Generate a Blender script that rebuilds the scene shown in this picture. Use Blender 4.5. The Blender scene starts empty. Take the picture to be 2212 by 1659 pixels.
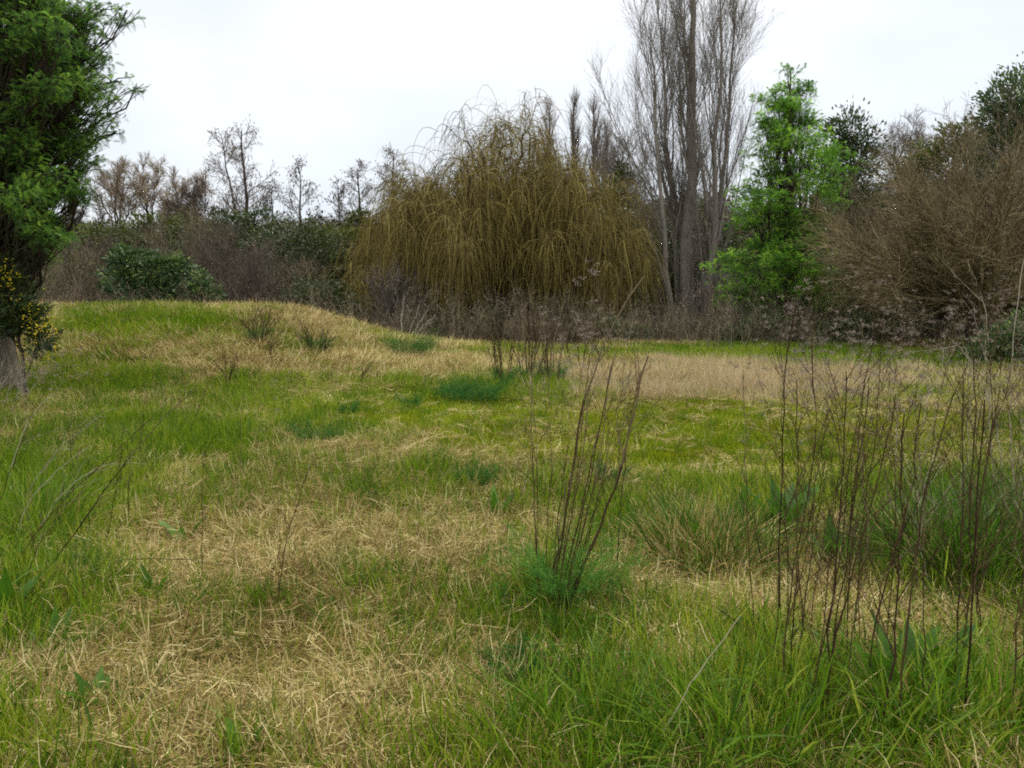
import bpy, math, random
import numpy as np
from mathutils import Vector
rng = np.random.default_rng(7)
random.seed(7)
C = bpy.context.scene.collection
SC = bpy.context.scene

# ------------------------------------------------------------------ camera
F, CX, CY, HOR, EYE = 1736.0, 1106.0, 829.5, 600.0, 1.6      # photograph at 2212 px wide
PITCH = math.atan((CY - HOR) / F)
cam = bpy.data.cameras.new("camera"); cam_o = bpy.data.objects.new("camera", cam); C.objects.link(cam_o)
cam.lens = 36.0 * F / 2212.0; cam.clip_end = 2000; cam.clip_start = 0.05
cam_o.location = (0, 0, EYE); cam_o.rotation_euler = (math.pi / 2 - PITCH, 0, 0)
SC.camera = cam_o
SC.cycles.max_bounces = 4; SC.cycles.diffuse_bounces = 2; SC.cycles.glossy_bounces = 2
SC.cycles.transmission_bounces = 3; SC.cycles.use_denoising = False; SC.cycles.filter_width = 1.9

# ------------------------------------------------------------------ sky and sun
SUN_EL, SUN_AZ = math.radians(58), math.radians(35)          # azimuth clockwise from +Y
w = bpy.data.worlds.new("World"); SC.world = w; w.use_nodes = True
nt = w.node_tree; N = nt.nodes; N.clear(); L = nt.links
out = N.new('ShaderNodeOutputWorld'); bg = N.new('ShaderNodeBackground'); bg.inputs[1].default_value = 0.1
sky = N.new('ShaderNodeTexSky'); sky.sky_type = 'NISHITA'; sky.sun_disc = False
sky.sun_elevation = SUN_EL; sky.sun_rotation = SUN_AZ
tc = N.new('ShaderNodeTexCoord'); sx = N.new('ShaderNodeSeparateXYZ')
noi = N.new('ShaderNodeTexNoise'); noi.inputs['Scale'].default_value = 2.2; noi.inputs['Detail'].default_value = 4
mp = N.new('ShaderNodeMapping'); mp.inputs['Scale'].default_value = (1, 1, 2.5)
rp = N.new('ShaderNodeValToRGB')
e = rp.color_ramp.elements
e[0].position = 0.0; e[0].color = (0.385, 0.41, 0.445, 1); e[1].position = 0.85; e[1].color = (1.1, 1.1, 1.07, 1); e_ = e.new(0.30); e_.color = (0.475, 0.49, 0.508, 1)
m1 = N.new('ShaderNodeMath'); m1.operation = 'MULTIPLY_ADD'; m1.inputs[1].default_value = 0.9; m1.inputs[2].default_value = -0.47
m2 = N.new('ShaderNodeMath'); m2.operation = 'ADD'
sc_ = N.new('ShaderNodeVectorMath'); sc_.operation = 'SCALE'; sc_.inputs[3].default_value = 11.5
mix = N.new('ShaderNodeMix'); mix.data_type = 'RGBA'; mix.inputs[0].default_value = 0.93
L.new(tc.outputs['Generated'], mp.inputs[0]); L.new(mp.outputs[0], noi.inputs['Vector'])
L.new(tc.outputs['Generated'], sx.inputs[0]); L.new(noi.outputs[0], m1.inputs[0])
L.new(sx.outputs[2], m2.inputs[0]); L.new(m1.outputs[0], m2.inputs[1]); L.new(m2.outputs[0], rp.inputs[0])
L.new(rp.outputs[0], sc_.inputs[0]); L.new(sky.outputs[0], mix.inputs[6]); L.new(sc_.outputs[0], mix.inputs[7])
L.new(mix.outputs[2], bg.inputs[0]); L.new(bg.outputs[0], out.inputs[0])
sun = bpy.data.lights.new("sun", 'SUN'); sun.energy = 1.5; sun.angle = math.radians(14); sun.color = (1, 0.96, 0.9)
sun_o = bpy.data.objects.new("sun", sun); C.objects.link(sun_o)
sun_o.location = (0, 0, 30)
sdir = Vector((math.sin(SUN_AZ) * math.cos(SUN_EL), math.cos(SUN_AZ) * math.cos(SUN_EL), math.sin(SUN_EL)))
sun_o.rotation_euler = sdir.to_track_quat('Z', 'Y').to_euler()
vs = SC.view_settings; vs.view_transform = 'Standard'; vs.look = 'None'; vs.exposure = 0.92; vs.gamma = 1; vs.use_curve_mapping = False

# ------------------------------------------------------------------ numeric helpers
def norm(a): return a / np.maximum(np.linalg.norm(a, axis=-1, keepdims=True), 1e-9)
_T = np.random.default_rng(3).random((256, 256))
def vnoise(x, y):
    x = np.asarray(x, float); y = np.asarray(y, float)
    xi = np.floor(x).astype(int); yi = np.floor(y).astype(int); fx = x - xi; fy = y - yi
    fx = fx * fx * (3 - 2 * fx); fy = fy * fy * (3 - 2 * fy)
    g = lambda a, b: _T[a % 256, b % 256]
    return (g(xi, yi) * (1 - fx) + g(xi + 1, yi) * fx) * (1 - fy) + (g(xi, yi + 1) * (1 - fx) + g(xi + 1, yi + 1) * fx) * fy
def fbm(x, y, s, o=4):
    r = 0; a = 1; t = 0
    for i in range(o): r = r + a * vnoise(x * s + 17.3 * i, y * s + 9.1 * i); t += a; a *= .55; s *= 2.07
    return r / t * 2 - 1
def sstep(a, b, x):
    t = np.clip((np.asarray(x, float) - a) / (b - a), 0, 1); return t * t * (3 - 2 * t)
def height(x, y):
    x = np.asarray(x, float); y = np.asarray(y, float)
    S = np.interp(x, [-60, -14, -9.3, -7, -5, -4.3, -3.5, -2.4, -1.4, -.4, .6, 2], [.8, .86, .92, 1.0, .98, .86, .58, .25, .10, .02, 0, 0])
    f0 = 10.3 + .25 * np.clip(-x - 8, 0, 6) * 0 + .5 * fbm(x, y * 0, .3, 2)
    m = S * sstep(0, 1, (y - f0) / (16.2 - f0)) * (1 - .9 * sstep(16.6, 20.5, y))
    dip = -.30 * sstep(np.where((x > -6) & (x < 2), 17.4, 19.3), 21.5, y) * (1 - sstep(28, 33, y))
    ter = 4.1 * sstep(31, 45, y)
    side = .5 * sstep(9, 16, x) + .4 * sstep(7, 14, -x) * (1 - sstep(10, 16, y))
    near = np.clip(1.2 - y / 60, .1, 1)
    return m + dip + ter + side * (y > -100) + near * (.05 * fbm(x, y, 2.0, 2) + .035 * fbm(x, y, 1.3, 3) + .02 * fbm(x, y, 5, 2)) + .12 * fbm(x, y, .11, 2) * sstep(3, 12, np.hypot(x, y))
def hgt(x, y): return float(height(np.array([x]), np.array([y]))[0])
fw = np.array([0, math.cos(PITCH), -math.sin(PITCH)]); upv = np.array([0, math.sin(PITCH), math.cos(PITCH)]); rt = np.array([1., 0, 0])
def ray(u, v): return fw + rt * (u - CX) / F + upv * (CY - v) / F
def at(u, v, Y):                                             # the point of a sight line at distance Y
    d = ray(u, v); t = Y / d[1]; return np.array([0, 0, EYE]) + d * t
def ground(u, v):                                            # where a sight line meets the ground
    d = ray(u, v); ts = np.linspace(1.5, 45, 3000); P = np.array([0, 0, EYE]) + ts[:, None] * d
    hit = np.nonzero(P[:, 2] < height(P[:, 0], P[:, 1]))[0]
    p = P[hit[0]] if len(hit) else P[-1]
    p = p.copy(); p[2] = hgt(p[0], p[1]); return p
def proj(x, y, z):
    d = np.stack([x, y, z - EYE], -1); dep = np.maximum(d @ fw, .05)
    return CX + F * (d @ rt) / dep, CY - F * (d @ upv) / dep

# ------------------------------------------------------------------ mesh collection
class Geo:
    def __init__(s): s.V = []; s.Fq = []; s.Ft = []; s.T = []; s.mq = []; s.mt = []; s.n = 0
    def add(s, V, Fc, tint, mi=0):
        V = V.reshape(-1, 3); Fc = np.asarray(Fc) + s.n
        tint = np.broadcast_to(np.asarray(tint, float), (len(V),)) if np.ndim(tint) == 0 else np.asarray(tint).reshape(-1)
        s.V.append(V); s.T.append(tint)
        if Fc.shape[1] == 4: s.Fq.append(Fc); s.mq.append(np.full(len(Fc), mi))
        else: s.Ft.append(Fc); s.mt.append(np.full(len(Fc), mi))
        s.n += len(V)
    def mesh(s, name, mats, smooth=True):
        me = bpy.data.meshes.new(name)
        V = np.concatenate(s.V).astype(np.float32); T = np.concatenate(s.T).astype(np.float32)
        q = np.concatenate(s.Fq) if s.Fq else np.zeros((0, 4), int); t = np.concatenate(s.Ft) if s.Ft else np.zeros((0, 3), int)
        me.vertices.add(len(V)); me.vertices.foreach_set('co', V.ravel())
        nl = q.size + t.size; me.loops.add(nl); me.loops.foreach_set('vertex_index', np.concatenate([q.ravel(), t.ravel()]).astype(np.int32))
        me.polygons.add(len(q) + len(t))
        st = np.concatenate([np.arange(len(q)) * 4, q.size + np.arange(len(t)) * 3]).astype(np.int32)
        me.polygons.foreach_set('loop_start', st)
        mi = np.concatenate((s.mq or [np.zeros(0, int)]) + (s.mt or [np.zeros(0, int)])).astype(np.int32)
        me.polygons.foreach_set('material_index', mi)
        me.polygons.foreach_set('use_smooth', np.full(len(q) + len(t), smooth))
        a = me.attributes.new('tint', 'FLOAT', 'POINT'); a.data.foreach_set('value', T)
        for m in (mats if isinstance(mats, (list, tuple)) else [mats]): me.materials.append(m)
        me.update(calc_edges=True); return me
NTRI = [0]
def obj(name, geo, mats, parent=None, smooth=True):
    me = geo.mesh(name, mats, smooth)
    NTRI[0] += sum(2 * len(f) for f in geo.Fq) + sum(len(f) for f in geo.Ft)
    o = bpy.data.objects.new(name, me); C.objects.link(o)
    if parent is not None:
        o.parent = parent
        co = np.empty(len(me.vertices) * 3, np.float32); me.vertices.foreach_get('co', co)
        co = co.reshape(-1, 3) - np.array(parent.location, np.float32); me.vertices.foreach_set('co', co.ravel()); me.update()
    return o
def tag(o, label=None, cat=None, group=None, kind=None):
    if label: o['label'] = label
    if cat: o['category'] = cat
    if group: o['group'] = group
    if kind: o['kind'] = kind
    return o
def thing(name, label, cat, loc, group=None):
    o = bpy.data.objects.new(name, None); C.objects.link(o); o.location = tuple(float(a) for a in loc); o.empty_display_size = .2
    return tag(o, label, cat, group)

def tubes(g, P, R, s=3, tint=None, mi=0):
    n, K, _ = P.shape
    T = norm(np.gradient(P, axis=1)); ref = norm(rng.normal(size=(n, 1, 3))) * np.ones((1, K, 1))
    if K > 6 or True:
        ref = np.where(np.abs((T[:, :1] * ref).sum(-1, keepdims=True)) > .9, norm(ref + np.array([1., .7, -.4])), ref)
    a1 = norm(np.cross(T, ref)); a2 = np.cross(T, a1)
    ang = np.arange(s) * 2 * math.pi / s
    V = P[:, :, None] + R[:, :, None, None] * (np.cos(ang)[None, None, :, None] * a1[:, :, None] + np.sin(ang)[None, None, :, None] * a2[:, :, None])
    i = np.arange(n)[:, None, None] * K * s + np.arange(K - 1)[None, :, None] * s; j = np.arange(s)[None, None, :]; jn = (j + 1) % s
    Fc = np.stack([i + j, i + jn, i + s + jn, i + s + j], -1).reshape(-1, 4)
    if tint is None: tint = rng.random(n)
    tint = np.broadcast_to(np.asarray(tint, float), (n,))
    g.add(V, Fc, np.repeat(tint, K * s), mi)
def ribbons(g, P, W, side=None, tint=None, mi=0, fold=0.0):
    n, K, _ = P.shape
    T = norm(np.gradient(P, axis=1))
    if side is None: side = rng.normal(size=(n, 1, 3))
    sd = norm(np.cross(T, np.broadcast_to(side, P.shape)))
    V = np.stack([P - sd * W[:, :, None] / 2, P + sd * W[:, :, None] / 2], 2)
    i = np.arange(n)[:, None] * K * 2 + np.arange(K - 1)[None] * 2
    Fc = np.stack([i, i + 1, i + 3, i + 2], -1).reshape(-1, 4)
    if tint is None: tint = rng.random(n)
    g.add(V, Fc, np.repeat(np.broadcast_to(np.asarray(tint, float), (n,)), K * 2), mi)
def leaves(g, p, d, ln, wd, tint=None, mi=0, droop=.0):
    """pointed leaves, two triangles folded on the midrib each side: 4 vertices"""
    n = len(p); d = norm(d); s = norm(np.cross(d, rng.normal(size=(n, 3)))); up = np.cross(s, d)
    ln = np.broadcast_to(ln, (n,))[:, None]; wd = np.broadcast_to(wd, (n,))[:, None]
    mid = p + d * ln * .45 + up * ln * .1
    V = np.stack([p, mid - s * wd / 2, p + d * ln, mid + s * wd / 2], 1)
    i = np.arange(n)[:, None] * 4
    if tint is None: tint = rng.random(n)
    Fc = np.concatenate([i + np.array([[0, 1, 2]]), i + np.array([[0, 2, 3]])])
    g.add(V, Fc, np.repeat(tint, 4), mi)
def rotaround(v, axis, ang):
    axis = norm(axis); c = np.cos(ang)[..., None]; s = np.sin(ang)[..., None]
    return v * c + np.cross(axis, v) * s + axis * (axis * v).sum(-1, keepdims=True) * (1 - c)
def interp(P, t):                                             # P (n,K,3) at t (n,m)
    K = P.shape[1]; f = np.clip(t, 0, 1) * (K - 1); i = np.minimum(f.astype(int), K - 2); r = (f - i)[..., None]
    a = np.take_along_axis(P, i[..., None], 1); b = np.take_along_axis(P, (i + 1)[..., None], 1)
    return a * (1 - r) + b * r, norm(b - a)
def rinterp(R, t):
    K = R.shape[1]; f = np.clip(t, 0, 1) * (K - 1); i = np.minimum(f.astype(int), K - 2); r = f - i
    return np.take_along_axis(R, i, 1) * (1 - r) + np.take_along_axis(R, i + 1, 1) * r
def march(p, d, ln, K, up=0., wob=.1, grav=None, wind=None):
    """integrate curved shoots; up = pull to the vertical per step"""
    n = len(p); P = np.empty((n, K, 3)); P[:, 0] = p; d = norm(d); st = (np.asarray(ln) / (K - 1))
    st = np.broadcast_to(st, (n,))[:, None]; z = np.array([0, 0, 1.])
    upa = np.broadcast_to(np.asarray(up, float), (n,))[:, None]
    for k in range(1, K):
        d = norm(d + upa * z + wob * rng.normal(size=(n, 3)))
        P[:, k] = P[:, k - 1] + d * st
    return P
def spawn(P, R, m, t0, t1, ang, lnf, K, up=0., wob=.1, rf=.6, rmin=.003, a_j=.25, flat=None, taper=.25):
    """m children on each of the n shoots P"""
    n = len(P); t = t0 + (t1 - t0) * (np.arange(m)[None] + rng.random((n, m))) / m
    p, d = interp(P, t); r = rinterp(R, t)
    ax = norm(np.cross(d, rng.normal(size=d.shape)))
    a = ang * (1 + a_j * rng.normal(size=t.shape))
    nd = rotaround(d, ax, a)
    ln = lnf(t) * (1 + .25 * rng.normal(size=t.shape)).clip(.4, 1.7)
    p = p.reshape(-1, 3); nd = nd.reshape(-1, 3)
    if flat is not None: nd[:, 2] *= flat; nd = norm(nd)
    Q = march(p, nd, ln.ravel(), K, up, wob)
    r0 = np.maximum(r.ravel() * rf, rmin)
    RR = r0[:, None] * np.linspace(1, taper, K)[None]; RR = np.maximum(RR, rmin * .5)
    return Q, RR
def curve_to(a, b, K=8, sag=0., wob=.05):
    """curved shoots from points a to points b"""
    a = np.atleast_2d(a); b = np.atleast_2d(b); n = len(a); t = np.linspace(0, 1, K)[None, :, None]
    L_ = np.linalg.norm(b - a, axis=1)[:, None, None]
    P = a[:, None] * (1 - t) + b[:, None] * t
    P[:, :, 2] += (sag * L_ * 4 * t * (1 - t))[:, :, 0]
    wv = np.cumsum(rng.normal(size=(n, K, 3)), 1); wv -= wv[:, :1] * (1 - t) + wv[:, -1:] * t
    return P + wv * wob * L_ / math.sqrt(K)
def cat(*a): return np.concatenate(a)

# ------------------------------------------------------------------ materials
MATS = {}
def mat(name, ca, cb, trans=0., rough=.6, spec=.3, inst=0., noise=0., nscale=8., cc=None, bump=0.):
    """colour runs from ca to cb (to cc) with each piece's own tint; inst adds variation per tuft"""
    if name in MATS: return MATS[name]
    m = bpy.data.materials.new(name); m.use_nodes = True; t = m.node_tree; n = t.nodes; l = t.links; n.clear()
    o = n.new('ShaderNodeOutputMaterial'); b = n.new('ShaderNodeBsdfPrincipled')
    b.inputs['Roughness'].default_value = rough; b.inputs['Specular IOR Level'].default_value = spec
    at_ = n.new('ShaderNodeAttribute'); at_.attribute_name = 'tint'
    r = n.new('ShaderNodeValToRGB'); e = r.color_ramp.elements
    e[0].color = (*ca, 1); e[1].color = (*(cc or cb), 1)
    if cc: x = e.new(.55); x.color = (*cb, 1)
    src = at_.outputs['Fac']
    if inst:
        ia = n.new('ShaderNodeAttribute'); ia.attribute_type = 'INSTANCER'; ia.attribute_name = 'tone'
        ma = n.new('ShaderNodeMath'); ma.operation = 'MULTIPLY_ADD'; ma.inputs[1].default_value = inst
        l.new(ia.outputs['Fac'], ma.inputs[0]); l.new(src, ma.inputs[2]); src = ma.outputs[0]
    if noise:
        g = n.new('ShaderNodeNewGeometry'); no = n.new('ShaderNodeTexNoise'); no.inputs['Scale'].default_value = nscale
        no.inputs['Detail'].default_value = 5
        l.new(g.outputs['Position'], no.inputs['Vector'])
        mb = n.new('ShaderNodeMath'); mb.operation = 'MULTIPLY_ADD'; mb.inputs[1].default_value = noise
        sb = n.new('ShaderNodeMath'); sb.operation = 'SUBTRACT'; sb.inputs[1].default_value = noise * .5
        l.new(no.outputs[0], mb.inputs[0]); l.new(src, mb.inputs[2]); l.new(mb.outputs[0], sb.inputs[0]); src = sb.outputs[0]
        if bump:
            bp = n.new('ShaderNodeBump'); bp.inputs['Strength'].default_value = bump; bp.inputs['Distance'].default_value = .03
            l.new(no.outputs[0], bp.inputs['Height']); l.new(bp.outputs[0], b.inputs['Normal'])
    l.new(src, r.inputs[0]); l.new(r.outputs[0], b.inputs['Base Color'])
    last = b.outputs[0]
    if trans:
        tr = n.new('ShaderNodeBsdfTranslucent'); l.new(r.outputs[0], tr.inputs[0])
        mx = n.new('ShaderNodeMixShader'); mx.inputs[0].default_value = trans
        l.new(b.outputs[0], mx.inputs[1]); l.new(tr.outputs[0], mx.inputs[2]); last = mx.outputs[0]
    l.new(last, o.inputs[0]); MATS[name] = m; return m
M_GREEN = mat('green blade', (.065, .13, .005), (.19, .28, .009), trans=.45, rough=.5, spec=.15, inst=.5, cc=(.40, .39, .06))
M_LONG = mat('long blade', (.03, .075, .004), (.12, .235, .010), trans=.45, rough=.42, spec=.22, inst=.5, cc=(.36, .42, .05))
M_TUSS = mat('dark tussock blade', (.018, .055, .004), (.06, .145, .008), trans=.4, rough=.4, spec=.25, cc=(.20, .32, .05))
M_DRY = mat('dry blade', (.12, .08, .025), (.42, .315, .105), trans=.25, rough=.6, spec=.2, inst=.4, cc=(.74, .63, .33))
M_MOSS = mat('turf blade', (.08, .12, .005), (.23, .27, .008), trans=.35, rough=.8, spec=.05, inst=.5, cc=(.33, .36, .03))
M_SEED = mat('seedy dry blade', (.24, .18, .09), (.46, .37, .20), trans=.2, rough=.7, inst=.4, cc=(.58, .46, .30))
M_WEED = mat('dry weed stem', (.045, .036, .024), (.13, .105, .068), trans=0, rough=.9, spec=.05, cc=(.32, .27, .19), inst=.2)
M_STALK = mat('stalk', (.020, .012, .008), (.062, .036, .020), rough=.7, spec=.08, noise=.6, nscale=25, cc=(.10, .085, .025))
M_PALE = mat('pale stalk', (.22, .18, .12), (.42, .37, .28), rough=.6, noise=.4, nscale=20)
M_FENNEL = mat('fennel frond', (.03, .11, .018), (.075, .20, .025), trans=.3, rough=.7, spec=.1, cc=(.16, .32, .05))
M_FENNEL_D = mat('dark fennel frond', (.012, .055, .012), (.035, .125, .02), trans=.25, rough=.7, spec=.1, cc=(.09, .22, .04))
M_DOCK = mat('dock leaf', (.03, .085, .006), (.065, .16, .010), trans=.4, rough=.45, spec=.3, cc=(.11, .22, .02))
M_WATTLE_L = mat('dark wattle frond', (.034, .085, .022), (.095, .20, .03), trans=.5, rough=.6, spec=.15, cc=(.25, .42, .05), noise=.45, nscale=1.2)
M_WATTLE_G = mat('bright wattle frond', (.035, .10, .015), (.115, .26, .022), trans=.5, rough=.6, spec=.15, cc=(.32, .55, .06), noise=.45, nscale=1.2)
M_BARK_D = mat('dark bark', (.03, .022, .017), (.075, .058, .045), rough=.9, spec=.1, noise=.8, nscale=9, bump=.6)
M_BARK_G = mat('grey bark', (.06, .05, .037), (.15, .13, .10), rough=.9, spec=.1, noise=.9, nscale=7, bump=.6)
M_POPLAR = mat('poplar bark', (.075, .064, .054), (.185, .16, .135), rough=.9, spec=.1, noise=.6, nscale=4, cc=(.31, .275, .23), bump=.5)
M_TWIG_B = mat('brown twig', (.048, .038, .025), (.13, .105, .068), rough=.85, spec=.1, cc=(.28, .23, .15))
M_TWIG_T = mat('tan twig', (.11, .085, .06), (.25, .195, .13), rough=.85, spec=.1, cc=(.42, .34, .24))
M_TWIG_G = mat('grey twig', (.07, .058, .05), (.17, .14, .12), rough=.85, spec=.15, cc=(.32, .27, .23))
M_TWIG_P = mat('purple twig', (.045, .034, .028), (.09, .07, .055), rough=.85, spec=.15, cc=(.16, .12, .09))
M_TWIG_O = mat('olive shrub twig', (.055, .043, .022), (.145, .113, .057), rough=.85, spec=.1, cc=(.34, .275, .15))
M_WILLOW = mat('willow withe', (.07, .050, .018), (.16, .122, .033), rough=.7, spec=.1, cc=(.34, .29, .085), noise=.3, nscale=.8)
M_LEAF_D = mat('dark leaf', (.02, .037, .010), (.05, .08, .016), trans=.2, rough=.4, spec=.4, cc=(.10, .13, .03), noise=.3, nscale=1.)
M_LEAF_M = mat('glossy leaf', (.025, .055, .018), (.07, .13, .035), trans=.15, rough=.4, spec=.4, cc=(.27, .34, .09), noise=.3, nscale=1.)
M_LEAF_Y = mat('yellowish leaf', (.03, .05, .01), (.085, .11, .014), trans=.2, rough=.5, spec=.3, cc=(.22, .22, .02), noise=.3, nscale=1.)
M_LEAF_R = mat('rusty leaf', (.09, .035, .015), (.19, .08, .03), trans=.2, rough=.7, cc=(.30, .17, .07))
M_YELLOW = mat('yellow flower', (.55, .40, .01), (.80, .62, .02), trans=.2, rough=.6)
M_CONIF = mat('conifer needle', (.03, .04, .01), (.075, .085, .018), trans=.1, rough=.7, cc=(.14, .13, .03), noise=.3, nscale=1.5)
M_WOOD = mat('weathered wood', (.25, .20, .14), (.40, .34, .26), rough=.8, noise=.5, nscale=12)
M_ROOF = mat('roof sheet', (.07, .085, .11), (.10, .115, .14), rough=.6)
M_WALL = mat('house wall', (.25, .24, .23), (.3, .29, .27), rough=.8)

# ------------------------------------------------------------------ ground
GF = [(620, 1500, 520, 230, -.34), (700, 1150, 380, 110, -.34), (60, 1250, 170, 230, .38), (120, 1040, 220, 70, .2), (60, 1640, 300, 60, .25),
      (1650, 1570, 600, 150, .30), (1230, 1340, 170, 120, .40), (1640, 1285, 330, 75, -.62), (2000, 1400, 200, 60, -.35), (1550, 1090, 330, 55, .22),
      (2080, 1150, 190, 110, .6), (800, 890, 360, 60, .50), (430, 975, 160, 32, .45), (1650, 945, 560, 75, .15), (1560, 828, 340, 30, -.6),
      (1950, 790, 330, 40, .5), (300, 705, 200, 34, .55), (200, 800, 110, 60, .3), (700, 800, 350, 50, -.25), (1120, 850, 120, 35, .3),
      (1500, 765, 500, 16, .4), (250, 900, 250, 50, -.1), (1250, 1055, 250, 30, .15), (700, 700, 90, 30, -.35), (480, 1060, 250, 40, -.1), (1020, 1240, 120, 60, -.15)]
def fields(x, y):
    z = height(x, y); u, v = proj(x, y, z)
    g = .48 + .45 * fbm(x, y, .9, 4) + .50 * fbm(x + 50, y, 3.0, 3) + .06 * sstep(5, 9, y)
    for (a, b, ra, rb, k) in GF: g = g + k * np.exp(-(((u - a) / ra) ** 2 + ((v - b) / rb) ** 2) ** 1.3)
    def blob(a, b, ra, rb): return np.exp(-(((u - a) / ra) ** 2 + ((v - b) / rb) ** 2) ** 2)
    moss = np.clip(1.3 * blob(1600, 948, 680, 98) + .9 * blob(820, 890, 330, 52) + .5 * blob(1150, 960, 250, 60), 0, 1)
    lng = np.clip(blob(1750, 1600, 720, 170) + blob(2130, 1230, 260, 200) + .8 * blob(40, 1250, 200, 260) + .6 * blob(1250, 1330, 180, 160) + .9 * blob(1850, 780, 520, 34) + .5 * blob(280, 720, 230, 60), 0, 1)
    pink = np.clip(blob(1560, 828, 380, 42) + .3 * blob(700, 1180, 300, 90), 0, 1)
    return u, v, np.clip(g, 0, 1), moss, lng, pink
def axis(lo, hi, step, far_lo, far_hi, k=1.25):
    a = list(np.arange(lo, hi, step)); s = step
    while a[-1] < far_hi: s *= k; a.append(a[-1] + s)
    s = step
    while a[0] > far_lo: s *= k; a.insert(0, a[0] - s)
    return np.array(a)
gx = axis(-11, 11, .11, -600, 600); gy = axis(1.2, 22, .1, -120, 900, 1.12)
X, Y = np.meshgrid(gx, gy); Z = height(X, Y)
g = Geo(); nx, ny = len(gx), len(gy)
i = (np.arange(ny - 1)[:, None] * nx + np.arange(nx - 1)[None]).ravel()
g.add(np.stack([X, Y, Z], -1), np.stack([i, i + 1, i + nx + 1, i + nx], -1), 0.)
u_, v_, G_, MO_, LN_, PK_ = fields(X.ravel(), Y.ravel())
gm = bpy.data.materials.new('meadow ground'); gm.use_nodes = True; t = gm.node_tree; n = t.nodes; l = t.links
b = n['Principled BSDF']; b.inputs['Roughness'].default_value = .95; b.inputs['Specular IOR Level'].default_value = .1
geo_n = n.new('ShaderNodeNewGeometry')
def nz(scale, det=6):
    q = n.new('ShaderNodeTexNoise'); q.inputs['Scale'].default_value = scale; q.inputs['Detail'].default_value = det
    l.new(geo_n.outputs['Position'], q.inputs['Vector']); return q
def mixc(fac, a, bb):
    q = n.new('ShaderNodeMix'); q.data_type = 'RGBA'
    if hasattr(fac, 'links'): l.new(fac, q.inputs[0])
    else: q.inputs[0].default_value = fac
    for s_, v_2 in ((6, a), (7, bb)):
        if hasattr(v_2, 'links'): l.new(v_2, q.inputs[s_])
        else: q.inputs[s_].default_value = (*v_2, 1)
    return q.outputs[2]
def attr(nm):
    q = n.new('ShaderNodeAttribute'); q.attribute_name = nm; return q.outputs['Fac']
def ramp(src, a, bb):
    q = n.new('ShaderNodeMapRange'); q.inputs[1].default_value = a; q.inputs[2].default_value = bb; l.new(src, q.inputs[0]); return q.outputs[0]
fine = nz(55); mid = nz(9); big = nz(1.4); fine2 = nz(23)
dryc = mixc(ramp(fine.outputs[0], .35, .65), (.075, .052, .025), (.34, .26, .13))
grc = mixc(ramp(fine2.outputs[0], .35, .68), (.04, .065, .012), (.12, .17, .025))
mosc = mixc(ramp(fine2.outputs[0], .35, .65), (.10, .13, .008), (.22, .265, .012))
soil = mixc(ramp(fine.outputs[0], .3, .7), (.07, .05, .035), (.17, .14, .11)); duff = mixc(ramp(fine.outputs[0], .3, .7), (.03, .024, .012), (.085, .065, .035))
c = mixc(attr('green'), dryc, grc)
c = mixc(attr('moss'), c, mosc)
ms = n.new('ShaderNodeMath'); ms.operation = 'MULTIPLY'; l.new(ramp(mid.outputs[0], .56, .66), ms.inputs[0]); l.new(attr('moss'), ms.inputs[1])
c = mixc(ms.outputs[0], c, soil)
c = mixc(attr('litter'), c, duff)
l.new(c, b.inputs['Base Color'])
bp = n.new('ShaderNodeBump'); bp.inputs['Strength'].default_value = .7; bp.inputs['Distance'].default_value = .03
l.new(fine.outputs[0], bp.inputs['Height']); l.new(bp.outputs[0], b.inputs['Normal'])
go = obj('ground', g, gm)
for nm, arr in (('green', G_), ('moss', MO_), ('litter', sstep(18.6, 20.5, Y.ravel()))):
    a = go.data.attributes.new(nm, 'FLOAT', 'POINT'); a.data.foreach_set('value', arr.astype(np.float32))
tag(go, 'rough uneven meadow ground with a low grassy mound on its left', 'ground', kind='structure')

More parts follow.
